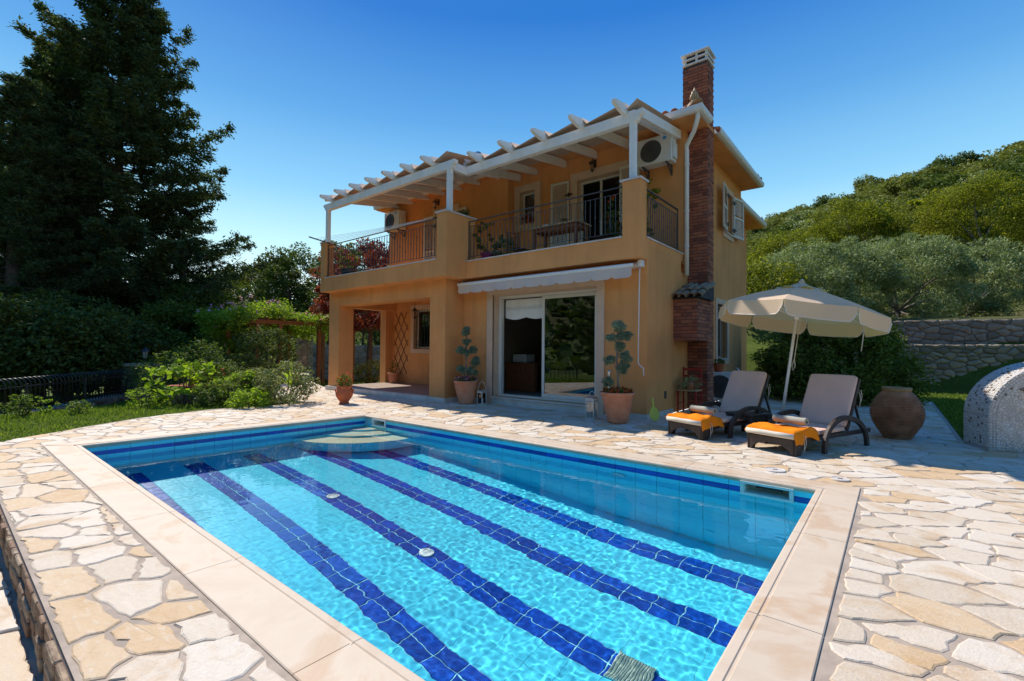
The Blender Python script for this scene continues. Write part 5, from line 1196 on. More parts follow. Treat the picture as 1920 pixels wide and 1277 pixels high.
t = thing('beach_racket', 'yellow green beach racket with red handle leaning on the house corner', 'racket', (-3.25, 7.95, 0)); c0 = Vector((-3.20, 7.82, .15)); tp = Vector((-.10, .10, .42)).normalized(); sd_ = SR
m = MB(); P_ = []
for k in range(20): a = 2*math.pi*k/20; P_.append((math.cos(a)*.085, math.sin(a)*.125*(1+.12*math.sin(a))))
nn = sd_.cross(tp).normalized(); m.prism(P_, -.006, .006, lambda u, v, w_: tuple(c0+sd_*u+tp*v+nn*w_)); m.build('blade', 'yellow', t, bevel=.002); MB().bar(tuple(c0+tp*.12), tuple(c0+tp*.30), .03, .016, tuple(nn)).build('grip', 'yellow', t, bevel=.004); MB().bar(tuple(c0+tp*.15-nn*.010), tuple(c0+tp*.28-nn*.010), .012, .006, tuple(nn)).build('stripe', 'plasticred', t)
# corner beside the chimney
t = thing('red_chair', 'red painted wooden chair in the shade beside the brick chimney', 'chair', (-3.22, 9.1, 0)); cx, cy = -3.22, 9.88
cx, cy = -3.24, 9.72
for a in (-1, 1):
    MB().box(cx+a*.18-.016, cx+a*.18+.016, cy+.15, cy+.182, 0, .92).build('rear_leg', 'plasticred', t); MB().box(cx+a*.18-.016, cx+a*.18+.016, cy-.182, cy-.15, 0, .44).build('front_leg', 'plasticred', t); MB().box(cx+a*.18-.01, cx+a*.18+.01, cy-.15, cy+.15, .18, .20).build('stretcher', 'plasticred', t)
MB().box(cx-.2, cx+.2, cy-.19, cy+.17, .44, .465).build('seat', 'woodlt', t, bevel=.005)
for z in (.56, .70, .84): MB().box(cx-.164, cx+.164, cy+.155, cy+.172, z, z+.05).build('back_slat', 'plasticred', t, bevel=.004)
t = thing('flower_pot', 'potted bush with grey green leaves and one pink flower on the red chair', 'potted plant', (cx, cy, .465)); ribbed_pot(t, (cx, cy, .466), .14, .09, .06); rng = np.random.default_rng(8); P = puff(clumps((cx+.02, cy-.05, .58), .2, 14, (1, 1, .9), rng), .09, 40, rng); np_obj('foliage', leaves(P, .045, .2, .3, rng), 'olive', t); P = np.array([[cx+.10, cy-.20, .62]])+rng.normal(0, .012, (14, 3)); np_obj('blossom', leaves(P, .035, .5, .9, rng), 'pink', t)
t = aircon('grey white heat pump standing on the ground behind the chimney', -3.44, -2.72, 11.55, 11.86, .10, .76)
t = thing('window_pot', 'red pot with a small green plant on top of the heat pump', 'potted plant', (-3.2, 11.7, .76)); ribbed_pot(t, (-3.22, 11.68, .762), .20, .12, .09, 'terrared'); flowers(t, (-3.22, 11.68, .94), .13, .14, 'darkgreen', [('redfl', 2)], 160, seed=12)
# balcony furniture
t = thing('balcony_table', 'wooden table with pale top on the right part of the balcony', 'table', (-5.75, 8.65, 3.14))
for k in range(6): MB().box(-6.36, -5.08, 8.36+.1*k, 8.452+.1*k, 3.93, 3.955).build('top_board', 'woodlt', t)
for x in (-6.28, -5.20):
    for y in (8.42, 8.86): MB().box(x, x+.055, y, y+.055, 3.14, 3.93).build('leg', 'wood', t)
for y in (8.43, 8.88): MB().box(-6.22, -5.2, y, y+.025, 3.85, 3.925).build('apron', 'wood', t)
for x in (-6.27, -5.17): MB().box(x, x+.025, 8.475, 8.86, 3.85, 3.925).build('apron', 'wood', t)
t = thing('bowl', 'small white bowl on the balcony table', 'bowl', (-6.0, 8.6, 3.956)); MB().lathe([(.03, 0), (.05, .02), (.075, .06), (.07, .06), (.045, .025), (.001, .012)], (-6.0, 8.55, 3.956), 20, False).build('dish', 'white', t, True)
t = thing('flower_vase', 'little pot of red and yellow flowers on the balcony table', 'vase', (-5.55, 8.6, 3.956)); ribbed_pot(t, (-5.55, 8.6, 3.957), .08, .05, .04, 'terrared'); flowers(t, (-5.55, 8.6, 4.02), .07, .08, 'midgreen', [('redfl', 12), ('yellowgreen', 6)], 50, seed=2)
def iron_chair(lab, cx, cy, rz):
    t = thing('iron_chair', lab, 'chair', (cx, cy, 3.14), 'black iron balcony chairs', rz, True); m = MB()
    for a in (-1, 1):
        for b in (-1, 1): MB().tube([(a*.19, b*.18, .44), (a*.20, b*.20, 0)], .011, 6).build('leg', 'iron', t)
        MB().tube([(a*.19, .18, .44), (a*.19, .22, .92)], .011, 6).build('back_post', 'iron', t)
    MB().box(-.21, .21, -.20, .20, .44, .455).build('seat', 'iron', t, bevel=.004)
    for k in range(5): MB().box(-.18, .18, .19+.008*k, .20+.008*k, .52+.09*k, .532+.09*k).build('back_bar', 'iron', t); MB().bar((-.15+.075*k, .195, .50), (-.15+.075*k, .222, .90), .008, .008).build('back_rod', 'iron', t)
iron_chair('black lattice backed iron chair left of the balcony table', -6.85, 8.65, R_(80)); iron_chair('black iron chair right of the balcony table near the door', -4.75, 8.75, R_(-75))
def pot_plant(lab, at, pr, ph, mat, r, h, lm, n=900, leaf=.07, seed=1, fm=None, nm='balcony_plant'):
    t = thing(nm, lab, 'potted plant', at); ribbed_pot(t, at, ph, pr, pr*.72, mat); rng = np.random.default_rng(seed); cs = clumps((at[0], at[1], at[2]+ph+h*.5), 1, 26, (r, r, h*.55), rng, -1)
    np_obj('foliage', leaves(puff(cs, .12*max(r, .5), n//26, rng), leaf, .3, .5, rng), lm, t); m = MB()
    for c in cs[:12]: m.tube([(at[0], at[1], at[2]+ph*.85), ((at[0]+c[0])/2+.03, (at[1]+c[1])/2, (at[2]+ph+c[2])/2), tuple(c)], [.008, .006, .003], 5, False)
    m.build('stems', 'midgreen', t)
    if fm: P = np.repeat(cs[::3], 6, 0)+rng.normal(0, .03, (len(cs[::3])*6, 3)); np_obj('blossoms', leaves(P, .05, .5, .9, rng), fm, t)
    return t
pot_plant('magenta pot with a leafy climber behind the middle pillar on the balcony', (-7.52, 8.35, 3.14), .20, .40, 'magenta', .38, .75, 'midgreen', 800, seed=5)
pot_plant('climbing plant with white flecks in the middle of the right balcony railing', (-7.0, 8.25, 3.14), .14, .22, 'terra', .28, .45, 'variegated', 700, seed=15)
pot_plant('tall wispy green plant in a magenta pot at the side railing of the balcony', (-3.95, 8.95, 3.14), .18, .38, 'magenta', .42, 1.15, 'yellowgreen', 900, .06, 6)
pot_plant('white and red flowering plant behind the right balcony pillar', (-4.25, 8.45, 3.14), .14, .26, 'terrared', .22, .85, 'darkgreen', 500, .06, 7, 'redfl')
pot_plant('dark pot with a vine at the left end of the balcony', (-12.55, 7.75, 3.14), .25, .45, 'iron', .35, .8, 'yellowgreen', 600, .07, 17)
pot_plant('small green plant on top of the middle balcony pillar', (-7.93, 7.92, 4.387), .07, .07, 'iron', .12, .08, 'darkgreen', 400, .03, 27)
pot_plant('small red flowers in a box on the sill of the little upper window', (-7.67, 10.10, 4.66), .09, .09, 'terrared', .16, .08, 'darkgreen', 300, .035, 37, 'redfl')
# drying rack hung on the left railing
t = thing('drying_rack', 'folding clothes airer with thin white lines hooked over the left railing', 'clothes airer', (-10.6, 7.4, 4.3))
ra, rb = (-9.35, 7.30, 4.33), (-9.35, 7.95, 4.62); qa, qb = (-12.9, 7.16, 4.33), (-12.9, 6.65, 4.40)
MB().bar((-8.35, 7.3, 4.30), (-8.9, 8.05, 4.60), .02, .02).build('end_arm', 'iron', t); MB().bar((-12.95, 7.36, 4.34), (-13.05, 6.75, 4.44), .03, .03).build('end_arm', 'iron', t)
for k in range(5): u = k/5; MB().tube([(-8.35-.55*u, 7.3+.75*u, 4.31+.29*u), (-10.7, 7.24-.1*u, 4.27+.1*u), (-12.96-.07*u, 7.33-.5*u, 4.36+.07*u)], .004, 4).build('line', 'white', t)
# ================================================================= garden walls, fence, piers
def wall_stones(nm, lab, a, b, z0, z1, thick, sp, seed, limit=300, cat='stone wall'):
    a, b = Vector((*a, 0)), Vector((*b, 0)); L = (b-a).length; d = (b-a)/L; n_ = Vector((d.y, -d.x, 0)); t = thing(nm, lab, cat, tuple(a))
    MB().prism([(0, z0), (L, z0), (L, z1), (0, z1)], -thick, 0, lambda u, v, w_: tuple(a+d*u+n_*w_+Vector((0, 0, v)))).build('core', 'mortard', t)
    lay(voronoi(0, L, z0, z1, sp, (1.35, .8), seed), [[(0, z0), (L, z0), (L, z1), (0, z1)]], lambda u, v, w_: tuple(a+d*u+n_*w_+Vector((0, 0, v))), .010, .03, 'stone', 'fieldstone', t, limit, None, .08, .008, .03, seed, .004, .018)
    return t
wall_stones('retaining_wall', 'lower dry stone retaining wall across the dark lawn behind the clay jar', (-2.6, 19.5), (7.5, 21.4), -.1, 1.52, .5, .215, 4)
wall_stones('retaining_wall', 'upper dry stone retaining wall above the planted ledge under the olive trees', (-2.6, 22.0), (8.5, 23.7), 1.4, 2.42, .5, .26, 6)
wall_stones('garden_wall', 'rough stone wall in the shade behind the red leaved tree', (-31, 15.5), (-21, 26), -.9, 1.45, .5, .45, 9, 160)
wall_stones('garden_wall', 'low stone kerb wall under the black fence', (-10.9, -1.35), (-19.4, 4.05), -.9, -.28, .35, .30, 12, 120)
MB().prism([(-2.6, 19.75), (7.5, 21.65), (8.4, 23.5), (-2.6, 21.8)], 1.30, 1.50, lambda u, v, w_: (u, v, w_)).build('planting_ledge', 'soil'); struct(C.objects[-1])
fa, fb = Vector((-10.9, -1.25, 0)), Vector((-19.4, 4.15, 0)); L = (fb-fa).length; fd = (fb-fa)/L; fo = Vector((-fd.y, fd.x, 0)); fo = -fo if fo.x > 0 else fo
fo = Vector((fd.y, -fd.x, 0)) if False else fo
fen = thing('iron_fence', 'low black iron fence whose bars curl over at the top, beside the big conifers', 'fence', (fa.x, fa.y, -.3))
zf = lambda u: -.19-.06*u/L
m = MB(); m.tube([Vector((0, 0, 0)), Vector((0, 0, .60))]+[fo*(.14-.14*math.cos(a))+Vector((0, 0, .60+.15*math.sin(a))) for a in [math.pi*k/7 for k in range(1, 6)]], .0125, 6)
bar_me = bpy.data.meshes.new('bar'); bar_me.from_pydata([tuple(v) for v in m.v], [], m.f); bar_me.materials.append(M['iron']); bar_me.polygons.foreach_set('use_smooth', [True]*len(bar_me.polygons))
k = 0
while k*.165 < L:
    u = k*.165; p = fa+fd*u; o = bpy.data.objects.new('bar', bar_me); C.objects.link(o); o.parent = fen; o.location = Vector((p.x, p.y, zf(u)))-Vector(ORI[fen.name]); k += 1
for h in (.12, .56): MB().bar(fa+Vector((0, 0, zf(0)+h)), fb+Vector((0, 0, zf(L)+h)), .014, .032).build('rail', 'iron', fen)
for u in np.arange(0, L, 2.4): p = fa+fd*u; MB().box(p.x-.02, p.x+.02, p.y-.02, p.y+.02, zf(u)-.1, zf(u)+.62).build('post', 'iron', fen)
def post_lamp(lab, x, y, z, s=1):
    t = thing('post_lamp', lab, 'lamp', (x, y, z), 'black lanterns on the garden piers'); MB().lathe([(.09*s, 0), (.09*s, .02), (.03*s, .05), (.025*s, .16*s), (.05*s, .19*s)], (x, y, z), 12).build('stem', 'iron', t, True)
    MB().lathe([(.06*s, .19*s), (.10*s, .42*s)], (x, y, z), 6, False).build('lantern_glass', 'lampglass', t)
    for k in range(6): a = math.pi*k/3; MB().bar((x+.061*s*math.cos(a), y+.061*s*math.sin(a), z+.19*s), (x+.101*s*math.cos(a), y+.101*s*math.sin(a), z+.42*s), .01, .01).build('bar', 'iron', t)
    MB().lathe([(.14*s, .42*s), (.13*s, .44*s), (.05*s, .52*s), (.02*s, .56*s), (.001, .60*s)], (x, y, z), 6).build('cap', 'iron', t)
M['lampglass'] = plain('frosted_lamp_glass', (.34, .33, .28), .3, .1)
def pier(lab, x, y, z0, z1, w_, rz, seed):
    t = thing('stone_pier', lab, 'stone pier', (x, y, z0)); h = w_/2; c, s = math.cos(rz), math.sin(rz); F = lambda a, b, z: (x+c*a-s*b, y+s*a+c*b, z)
    MB().prism([(-h, -h), (h, -h), (h, h), (-h, h)], z0, z1-.12, F).build('core', 'mortard', t)
    for q, (ox, oy) in enumerate(((0, -1), (1, 0))):
        TT = (lambda u, v, w__: F(u-h, -h-w__, v)) if q == 0 else (lambda u, v, w__: F(h+w__, u-h, v))
        lay(voronoi(0, w_, z0, z1-.12, .24, (1.2, .8), seed+q), [[(0, z0), (w_, z0), (w_, z1-.12), (0, z1-.12)]], TT, .008, .02, 'stone', 'fieldstone', t, 100, None, .06, .005, .02, seed, .003, .01)
    MB().prism([(-h-.08, -h-.08), (h+.08, -h-.08), (h+.08, h+.08), (-h-.08, h+.08)], z1-.11, z1-.04, F).build('capstone', 'coping', t, bevel=.015); MB().prism([(-h-.03, -h-.03), (h+.03, -h-.03), (h+.03, h+.03), (-h-.03, h+.03)], z1-.04, z1, F).build('capstone', 'coping', t, bevel=.01)
pier('stone pier with pale capstone at the end of the black fence', -19.8, 4.55, -.9, .68, .85, R_(35), 3); post_lamp('black lantern on the stone pier by the conifers', -19.8, 4.55, .68, .95)
pier('stone pier half hidden behind the shrubs near the flowering arbour', -23.4, 8.3, -.9, .86, .8, R_(35), 5); post_lamp('black lantern on the half hidden pier near the flowering arbour', -23.4, 8.3, .86, .8)
# second stretch of fence beyond the first pier
fen2 = thing('iron_fence', 'short black iron fence between the two stone piers', 'fence', (-20.3, 4.9, -.4)); ga, gb = Vector((-20.3, 4.9, -.38)), Vector((-23.1, 7.9, -.42)); gd = gb-ga
for k in range(26): p = ga+gd*(k/25); MB().box(p.x-.011, p.x+.011, p.y-.011, p.y+.011, p.z, p.z+.80).build('bar', 'iron', fen2)
for h in (.1, .7): MB().bar(ga+Vector((0, 0, h)), gb+Vector((0, 0, h)), .014, .03).build('rail', 'iron', fen2)
# ================================================================= trees
def pos(px, D): l = (px-960)/882.2*D; return (.776*l-.631*D, .631*l+.776*D)
def conifer(lab, at, h, rbase, seed, nl=46000, power=.75, low=.08):
    rng = np.random.default_rng(seed); t = thing('conifer_tree', lab, 'conifer', at, 'tall dark conifers'); tr = MB(); tr.tube([(at[0]+.05*math.sin(z), at[1], at[2]-.3+z*h) for z in np.linspace(0, .97, 9)], [.34*(1-z)+.03 for z in np.linspace(0, .97, 9)], 10); tr.build('trunk', 'bark', t, True)
    br = MB(); Q = []; nb = int(h*14)
    for i in range(nb):
        f = low+(1-low)*(i/nb)**.92; z = at[2]+h*f; R = rbase*((1-f)**power)*(rng.uniform(.42, .98) if rng.random() < .72 else rng.uniform(.95, 1.28))+.25; a = i*2.399+rng.uniform(-.5, .5); d = np.array([math.cos(a), math.sin(a), 0])
        K = 9; pts = []; up = rng.uniform(.08, .42); dr = rng.uniform(.0, .16)
        for k in range(K): s = k/(K-1); pts.append(np.array([at[0], at[1], z])+d*R*s+np.array([0, 0, R*(up*s*s*1.2-dr*s)]))
        br.tube([tuple(p) for p in pts[::2]], [max(.012, .05*(1-s)*R/4) for s in (0, .25, .5, .75, 1)], 5, False)
        nspr = int(6+R*7); s = rng.uniform(.16, 1.0, nspr)**.8; side = rng.choice([-1, 1], nspr); perp = np.array([-d[1], d[0], 0]); ln = R*.30*(1.12-s)*rng.uniform(.5, 1.2, nspr)+.10
        base_ = np.array([at[0], at[1], z])+d*R*s[:, None]; base_[:, 2] += R*(up*s*s*1.2-dr*s)
        dirs = perp*side[:, None]+d*rng.uniform(.3, 1.0, (nspr, 1))+np.array([0, 0, 1])*rng.uniform(-.5, .38, (nspr, 1)); dirs /= np.linalg.norm(dirs, axis=1, keepdims=True)
        per = 26; u = rng.uniform(.0, 1, (nspr, per, 1)); P = base_[:, None]+dirs[:, None]*ln[:, None, None]*u+rng.normal(0, .0035*h+.02, (nspr, per, 3)); Q.append((P.reshape(-1, 3), np.repeat(dirs, per, 0)))
    P = np.concatenate([q[0] for q in Q]); D_ = np.concatenate([q[1] for q in Q]); br.build('branches', 'bark', t)
    np_obj('foliage', leaves(P, .0072*h+.03, .2, .36, rng, dirs=D_+np.array([0, 0, -.25])), 'conifer', t); return t
def P3(px, D, z): x, y = pos(px, D); return (x, y, z)
conifer('tallest dark conifer, its top beyond the upper edge of the picture', P3(215, 26, -1.6), 24.5, 7.2, 1, power=.62)
conifer('narrow dark conifer growing close beside the tallest one', P3(118, 27, -1.6), 20.5, 4.2, 14, power=.7)
conifer('shorter dark conifer at the left edge in front of the tallest one', P3(20, 21, -1.2), 14.6, 4.0, 2, power=.7)
conifer('dark conifer half hidden behind the two front ones', P3(70, 30, -1.8), 22, 4.6, 3, power=.8)
conifer('drooping dark conifer right of the tallest one', P3(340, 27, -1.6), 11.5, 3.4, 4, power=.6)
for lab, px, D, h, cr, lm, sd in (
    ('dark evergreen shrub behind the fence at the left edge of the picture', 10, 13.5, 3.0, 1.6, 'darkgreen', 1),
    ('dark evergreen shrub behind the middle of the black fence', 130, 14.8, 2.7, 1.5, 'darkgreen', 2),
    ('dark evergreen shrub just left of the lantern pier', 205, 17.5, 2.9, 1.5, 'darkgreen', 3),
    ('broad dark shrub deep in the shade under the tallest conifer', 80, 19, 4.0, 2.6, 'darkgreen', 13),
    ('leafy green tree behind the lantern pier', 320, 23, 4.2, 2.0, 'midgreen', 4),
    ('leafy green tree between the lantern pier and the arbour', 385, 26, 5.0, 2.3, 'midgreen', 5),
    ('dark leafy tree right of the conifers, behind the lantern pier', 265, 27, 5.2, 2.6, 'darkgreen', 6),
    ('round leafy tree rising behind the left end of the arbour', 440, 33, 6.6, 3.0, 'hilldark', 7),
    ('rounded green tree behind the middle of the arbour', 500, 38, 8.6, 3.6, 'hillgreen', 8),
    ('big dark oak right behind the arbour beside the porch', 560, 36, 10.6, 3.8, 'hilldark', 9),
    ('dark oak tree partly hidden by the left balcony pillar', 615, 40, 12.0, 4.2, 'hilldark', 10),
    ('pale green tree low behind the left part of the arbour', 425, 40, 7.2, 3.6, 'hillgreen', 11),
    ('green tree seen through the porch behind the garden wall', 680, 42, 9.0, 4.0, 'hilldark', 12)):
    x, y = pos(px, D); yt = {4: 578, 5: 548, 6: 542, 7: 522, 8: 508, 9: 484, 10: 466, 11: 528, 12: 478}.get(sd)
    if yt: h = max(4.2, ((1.25+(656-yt)/882*D)-ground_z(x, y)-cr*.85)/.58)
    z = ground_z(x, y); make_tree('shrub' if h < 4.1 and D < 20 else 'leafy_tree', lab, 'shrub' if h < 4.1 and D < 20 else 'tree', (x, y, z), h, cr, lm, 15000, .15 if D < 30 else .22, .55 if D < 25 else .8, 70, .12, .58, (1, 1, .85 if D < 30 else .95), seed=sd, low=-.9)
# plum with purple leaves
x, y = pos(692, 21.5); make_tree('plum_tree', 'purple leaved plum tree standing on the lawn behind the porch', 'tree', (x, y, -.25), 6.3, 2.35, 'plum', 22000, .12, .38, 120, .14, .66, (1, 1, 1.05), seed=21, low=-.95, aspect=.55, ntip=14)
# right side
for lab, px, D, h, cr, lm, sd, leaf, asp, nl in (
    ('wide silvery olive tree above the stone walls, left one of the row', 1545, 23, 4.9, 2.5, 'olive', 31, .15, .26, 42000),
    ('wide silvery olive tree in the middle of the row above the stone walls', 1680, 24, 5.2, 2.7, 'olive', 32, .15, .26, 46000),
    ('silvery olive tree at the right end of the row above the stone walls', 1815, 25, 5.0, 2.6, 'olive', 33, .15, .26, 42000),
    ('yellow green tree on the slope above the olive row', 1585, 37, 7.2, 3.2, 'yellowgreen', 34, .22, .5, 20000),
    ('small yellow green tree left of the olive row', 1475, 29, 5.4, 1.8, 'yellowgreen', 35, .18, .5, 12000),
    ('tall yellow green tree with dark branching trunk at the right edge', 1850, 31, 8.0, 3.0, 'yellowgreen', 36, .19, .5, 20000),
    ('yellow green tree low between the two taller ones', 1720, 33, 6.4, 2.0, 'yellowgreen', 37, .19, .5, 10000),
    ('dark oak behind the tall yellow green tree', 1900, 38, 8.4, 3.4, 'hilldark', 38, .22, .5, 14000),
    ('grey green oak on the slope between the yellow green trees', 1660, 42, 8.6, 3.8, 'hillgreen', 39, .24, .5, 14000),
    ('grey green oak just right of the house corner', 1430, 36, 7.6, 3.4, 'hillgreen', 40, .24, .5, 14000),
    ('low yellow green bush beside the house corner behind the parasol', 1425, 22, 2.9, 1.5, 'yellowgreen', 41, .14, .5, 9000),
    ('grey green bush on the slope just right of the house', 1480, 24, 3.4, 1.7, 'olive', 42, .12, .3, 12000),
    ('dark oak on the slope above the olive row', 1775, 40, 7.0, 3.0, 'hilldark', 43, .24, .5, 12000)):
    x, y = pos(px, D); yt = {34: 390, 35: 450, 36: 340, 37: 430, 38: 365, 39: 432, 40: 455, 43: 405}.get(sd)
    if yt: h = max(4, ((1.25+(661-yt)/882*D)-ground_z(x, y)-cr*.8)/.6)
    if leaf > .15: leaf *= .62; nl = int(nl*2.2)
    z = ground_z(x, y)-(1.15 if lm == 'olive' and h > 4 else 0); make_tree('olive_tree' if lm == 'olive' and h > 4 else ('bush' if h < 4 else 'leafy_tree'), lab, 'olive tree' if lm == 'olive' and h > 4 else ('bush' if h < 4 else 'tree'), (x, y, z), h, cr, lm, nl, leaf, .55 if D < 28 else .8, 130, .13, .60, (1.15, 1.0, .85), 'greybark', seed=sd, low=-.95, aspect=asp, up=.1 if asp < .3 else .3)
# big clipped bush behind the loungers
t = thing('laurel_bush', 'broad dark green bush behind the loungers and the parasol', 'bush', (-1.1, 15.2, 0)); rng = np.random.default_rng(77); cs = []
while len(cs) < 260:
    p = np.array([rng.uniform(-3.0, .6), rng.uniform(13.2, 16.6), rng.uniform(.05, 2.25)]); e = ((p[0]+1.25)/1.72)**2+((p[1]-15)/1.75)**2+(max(0, p[2]-.5)/1.75)**2
    if .45 < e < 1.0: cs.append(p)
P = puff(np.array(cs), .36, 190, rng); np_obj('foliage', leaves(P, .095, .25, .42, rng), 'bushleaf', t) if 'bushleaf' in M else np_obj('foliage', leaves(P, .095, .25, .42, rng), 'darkgreen', t)
mb = MB(); limbs(mb, (-1.0, 15.2, .0), [tuple(c) for c in cs[:16]], .07); mb.build('trunk', 'bark', t)
# plants on the ledge between the two walls
for i, (px, D, lm, r) in enumerate([(1720, 17.5, 'hillgreen', .35), (1770, 17.6, 'olive', .30), (1800, 17.8, 'hillgreen', .4), (1850, 17.9, 'olive', .34), (1905, 18.0, 'yellowgreen', .5), (1745, 17.7, 'yellowgreen', .3)]):
    x, y = pos(px, D); lab = ['low grey green plant at the left end of the ledge between the stone walls', 'silvery tuft beside the thin white stems on the wall ledge', 'dry green tuft in the middle of the wall ledge', 'round silvery plant on the ledge left of the red pot', 'spiky yellow green plant at the right end of the wall ledge', 'small yellowish tuft on the ledge near the left end'][i]
    t = thing('ledge_plant', lab, 'plant', (x, y, 1.5)); rng = np.random.default_rng(60+i); u = unit(500, rng); u[:, 2] = np.abs(u[:, 2]); Pq = np.array([x, y, 1.52])+u*rng.uniform(.2, 1, (500, 1))*r*np.array([1, 1, .8]); np_obj('foliage', leaves(Pq, .13, .1, .15, rng, dirs=u), lm, t)
x, y = pos(1888, 17.6); t = thing('red_pot', 'toppled red clay pot on the ledge between the stone walls', 'pot', (x, y, 1.5)); ribbed_pot(t, (x, y, 1.5), .26, .17, .12, 'terrared')
# garden bed left of the pool
def shrub(nm, lab, cat, at, r, h, lm, n, leaf, asp, seed, fl=None, k=60, stems=10):
    t = thing(nm, lab, cat, at); rng = np.random.default_rng(seed); cs = clumps((at[0], at[1], at[2]+h*.52), 1, k, (r, r, h*.52), rng, -.95); P = puff(cs, r*.30, n//k, rng); P = P[P[:, 2] > at[2]+.03]
    np_obj('foliage', leaves(P, leaf, .35, asp, rng), lm, t); m = MB()
    for c in cs[:stems]: m.tube([(at[0], at[1], at[2]-.03), ((at[0]+c[0])/2, (at[1]+c[1])/2+.03, (at[2]+c[2])/2), tuple(c)], [.014, .010, .004], 5, False)
    m.build('stems', 'bark', t)
    if fl: Pf = cs[rng.integers(0, k, fl[1])]+unit(fl[1], rng)*r*.3; Pf = np.repeat(Pf, 5, 0)+rng.normal(0, .012, (fl[1]*5, 3)); np_obj('blossoms', leaves(Pf, fl[2], .6, .9, rng), fl[0], t)
    return t
x, y = pos(535, 10.6); shrub('variegated_shrub', 'rounded shrub with pale speckled leaves at the paving edge, left of the urn', 'shrub', (x, y, -.05), .62, .92, 'variegated', 4200, .06, .5, 51, ('redfl', 2, .05))
x, y = pos(478, 11.4); shrub('garden_shrub', 'loose grey green shrub left of the speckled shrub', 'shrub', (x, y, -.08), .55, .80, 'hillgreen', 3600, .07, .5, 52)
x, y = pos(410, 11.8); shrub('garden_shrub', 'airy rose bush with a red bloom left of the grey green shrub', 'shrub', (x, y, -.1), .6, 1.0, 'midgreen', 1700, .075, .55, 53, ('redfl', 3, .06), 40)
for lab, px_, D_, r_, h_, lm_, n_, sd_ in (('low dark green shrub right beside the stone planter', 418, 10.4, .5, .6, 'midgreen', 2200, 71), ('loose light green shrub between the planter and the speckled shrub', 452, 10.9, .5, .75, 'arborleaf', 1500, 72), ('airy dark rose bush left of the stone planter', 318, 11.6, .6, 1.15, 'midgreen', 1600, 73), ('dark green shrub close to the lantern pier', 300, 13.5, .7, 1.0, 'midgreen', 2600, 74), ('tall loose shrub behind the stone planter', 372, 12.6, .7, 1.45, 'midgreen', 2600, 75), ('small grassy shrub at the paving edge left of the speckled shrub', 470, 9.9, .38, .45, 'arborleaf', 1500, 76)):
    x, y = pos(px_, D_); shrub('garden_shrub', lab, 'shrub', (x, y, -.1), r_, h_, lm_, n_, .07, .5, sd_, ('redfl', 2, .05) if sd_ == 73 else None)
x, y = pos(345, 10.6); shrub('fig_shrub', 'sprawling shrub with big light green leaves near the stone pier', 'shrub', (x, y, -.1), .62, 1.0, 'arborleaf', 420, .14, .75, 54, None, 34, 18)
x, y = pos(385, 15); shrub('garden_shrub', 'green shrub in front of the flowering arbour, behind the rose bush', 'shrub', (x, y, -.2), .8, 1.5, 'midgreen', 3000, .10, .5, 55)
x, y = pos(500, 17); shrub('garden_shrub', 'glossy dark green shrub against the left end of the arbour', 'shrub', (x, y, -.2), 1.1, 2.1, 'darkgreen', 5000, .10, .5, 56)
x, y = pos(455, 15); shrub('garden_shrub', 'dark bushy plant between the speckled shrub and the arbour', 'shrub', (x, y, -.2), .8, 1.2, 'darkgreen', 3000, .09, .5, 57)
for lab, px_, D_, r_, h_, lm_, n_, sd_ in (('tuft of tall grass at the left edge in front of the fence', 40, 8.6, .22, .42, 'grassblade', 500, 81), ('yellowish weed clump on the lawn near the lantern pier', 268, 10.2, .28, .42, 'arborleaf', 500, 83), ('small tuft of grass by the curved paving edge', 150, 9.0, .18, .25, 'grassblade', 300, 85)):
    x, y = pos(px_, D_); shrub('weed_clump', lab, 'plant', (x, y, ground_z(x, y)), r_, h_, lm_, n_, .07, .3, sd_)
x, y = pos(92, 9.4); shrub('sapling', 'thin sapling with few yellow green leaves in front of the fence', 'sapling', (x, y, -.22), .16, .75, 'arborleaf', 130, .07, .5, 58, None, 12, 8)
x, y = pos(700, 19); shrub('garden_shrub', 'light bush beside the plum trunk seen through the porch', 'shrub', (x, y, -.2), .7, .9, 'hillgreen', 2200, .09, .5, 59)
t = thing('palm_like_plant', 'spiky green fan of long leaves behind the speckled shrub', 'plant', (*pos(545, 13), -.15)); x, y = pos(548, 13); m = MB(); rnd = random.Random(4)
for k in range(26):
    a = rnd.uniform(0, 6.28); e = rnd.uniform(.35, 1.3); L_ = rnd.uniform(.6, 1.0); dx, dy, dz = math.cos(a)*math.cos(e), math.sin(a)*math.cos(e), math.sin(e); w_ = Vector((-math.sin(a), math.cos(a), 0))*.022
    b0, b1, b2 = Vector((x, y, .15)), Vector((x+dx*L_*.6, y+dy*L_*.6, .15+dz*L_*.65)), Vector((x+dx*L_, y+dy*L_, .15+dz*L_*.85)); m.add([b0-w_*.5, b0+w_*.5, b1+w_, b1-w_, b2], [(0, 1, 2, 3), (3, 2, 4)])
m.build('fronds', 'arborleaf', t)
x, y = pos(372, 11.2); t = thing('planter_box', 'square stone planter with a terracotta tile edge among the left shrubs', 'planter', (x, y, -.15))
m = MB(); rz_ = R_(35); c_, s_ = math.cos(rz_), math.sin(rz_); F_ = lambda a, b, z: (x+c_*a-s_*b, y+s_*a+c_*b, z)
MB().prism([(-.55, -.30), (.55, -.30), (.55, .30), (-.55, .30)], -.2, .30, F_).build('body', 'fieldstone', t); MB().prism([(-.60, -.35), (.60, -.35), (.60, .35), (-.60, .35)], .30, .345, F_).build('tile_edge', 'terrared', t)
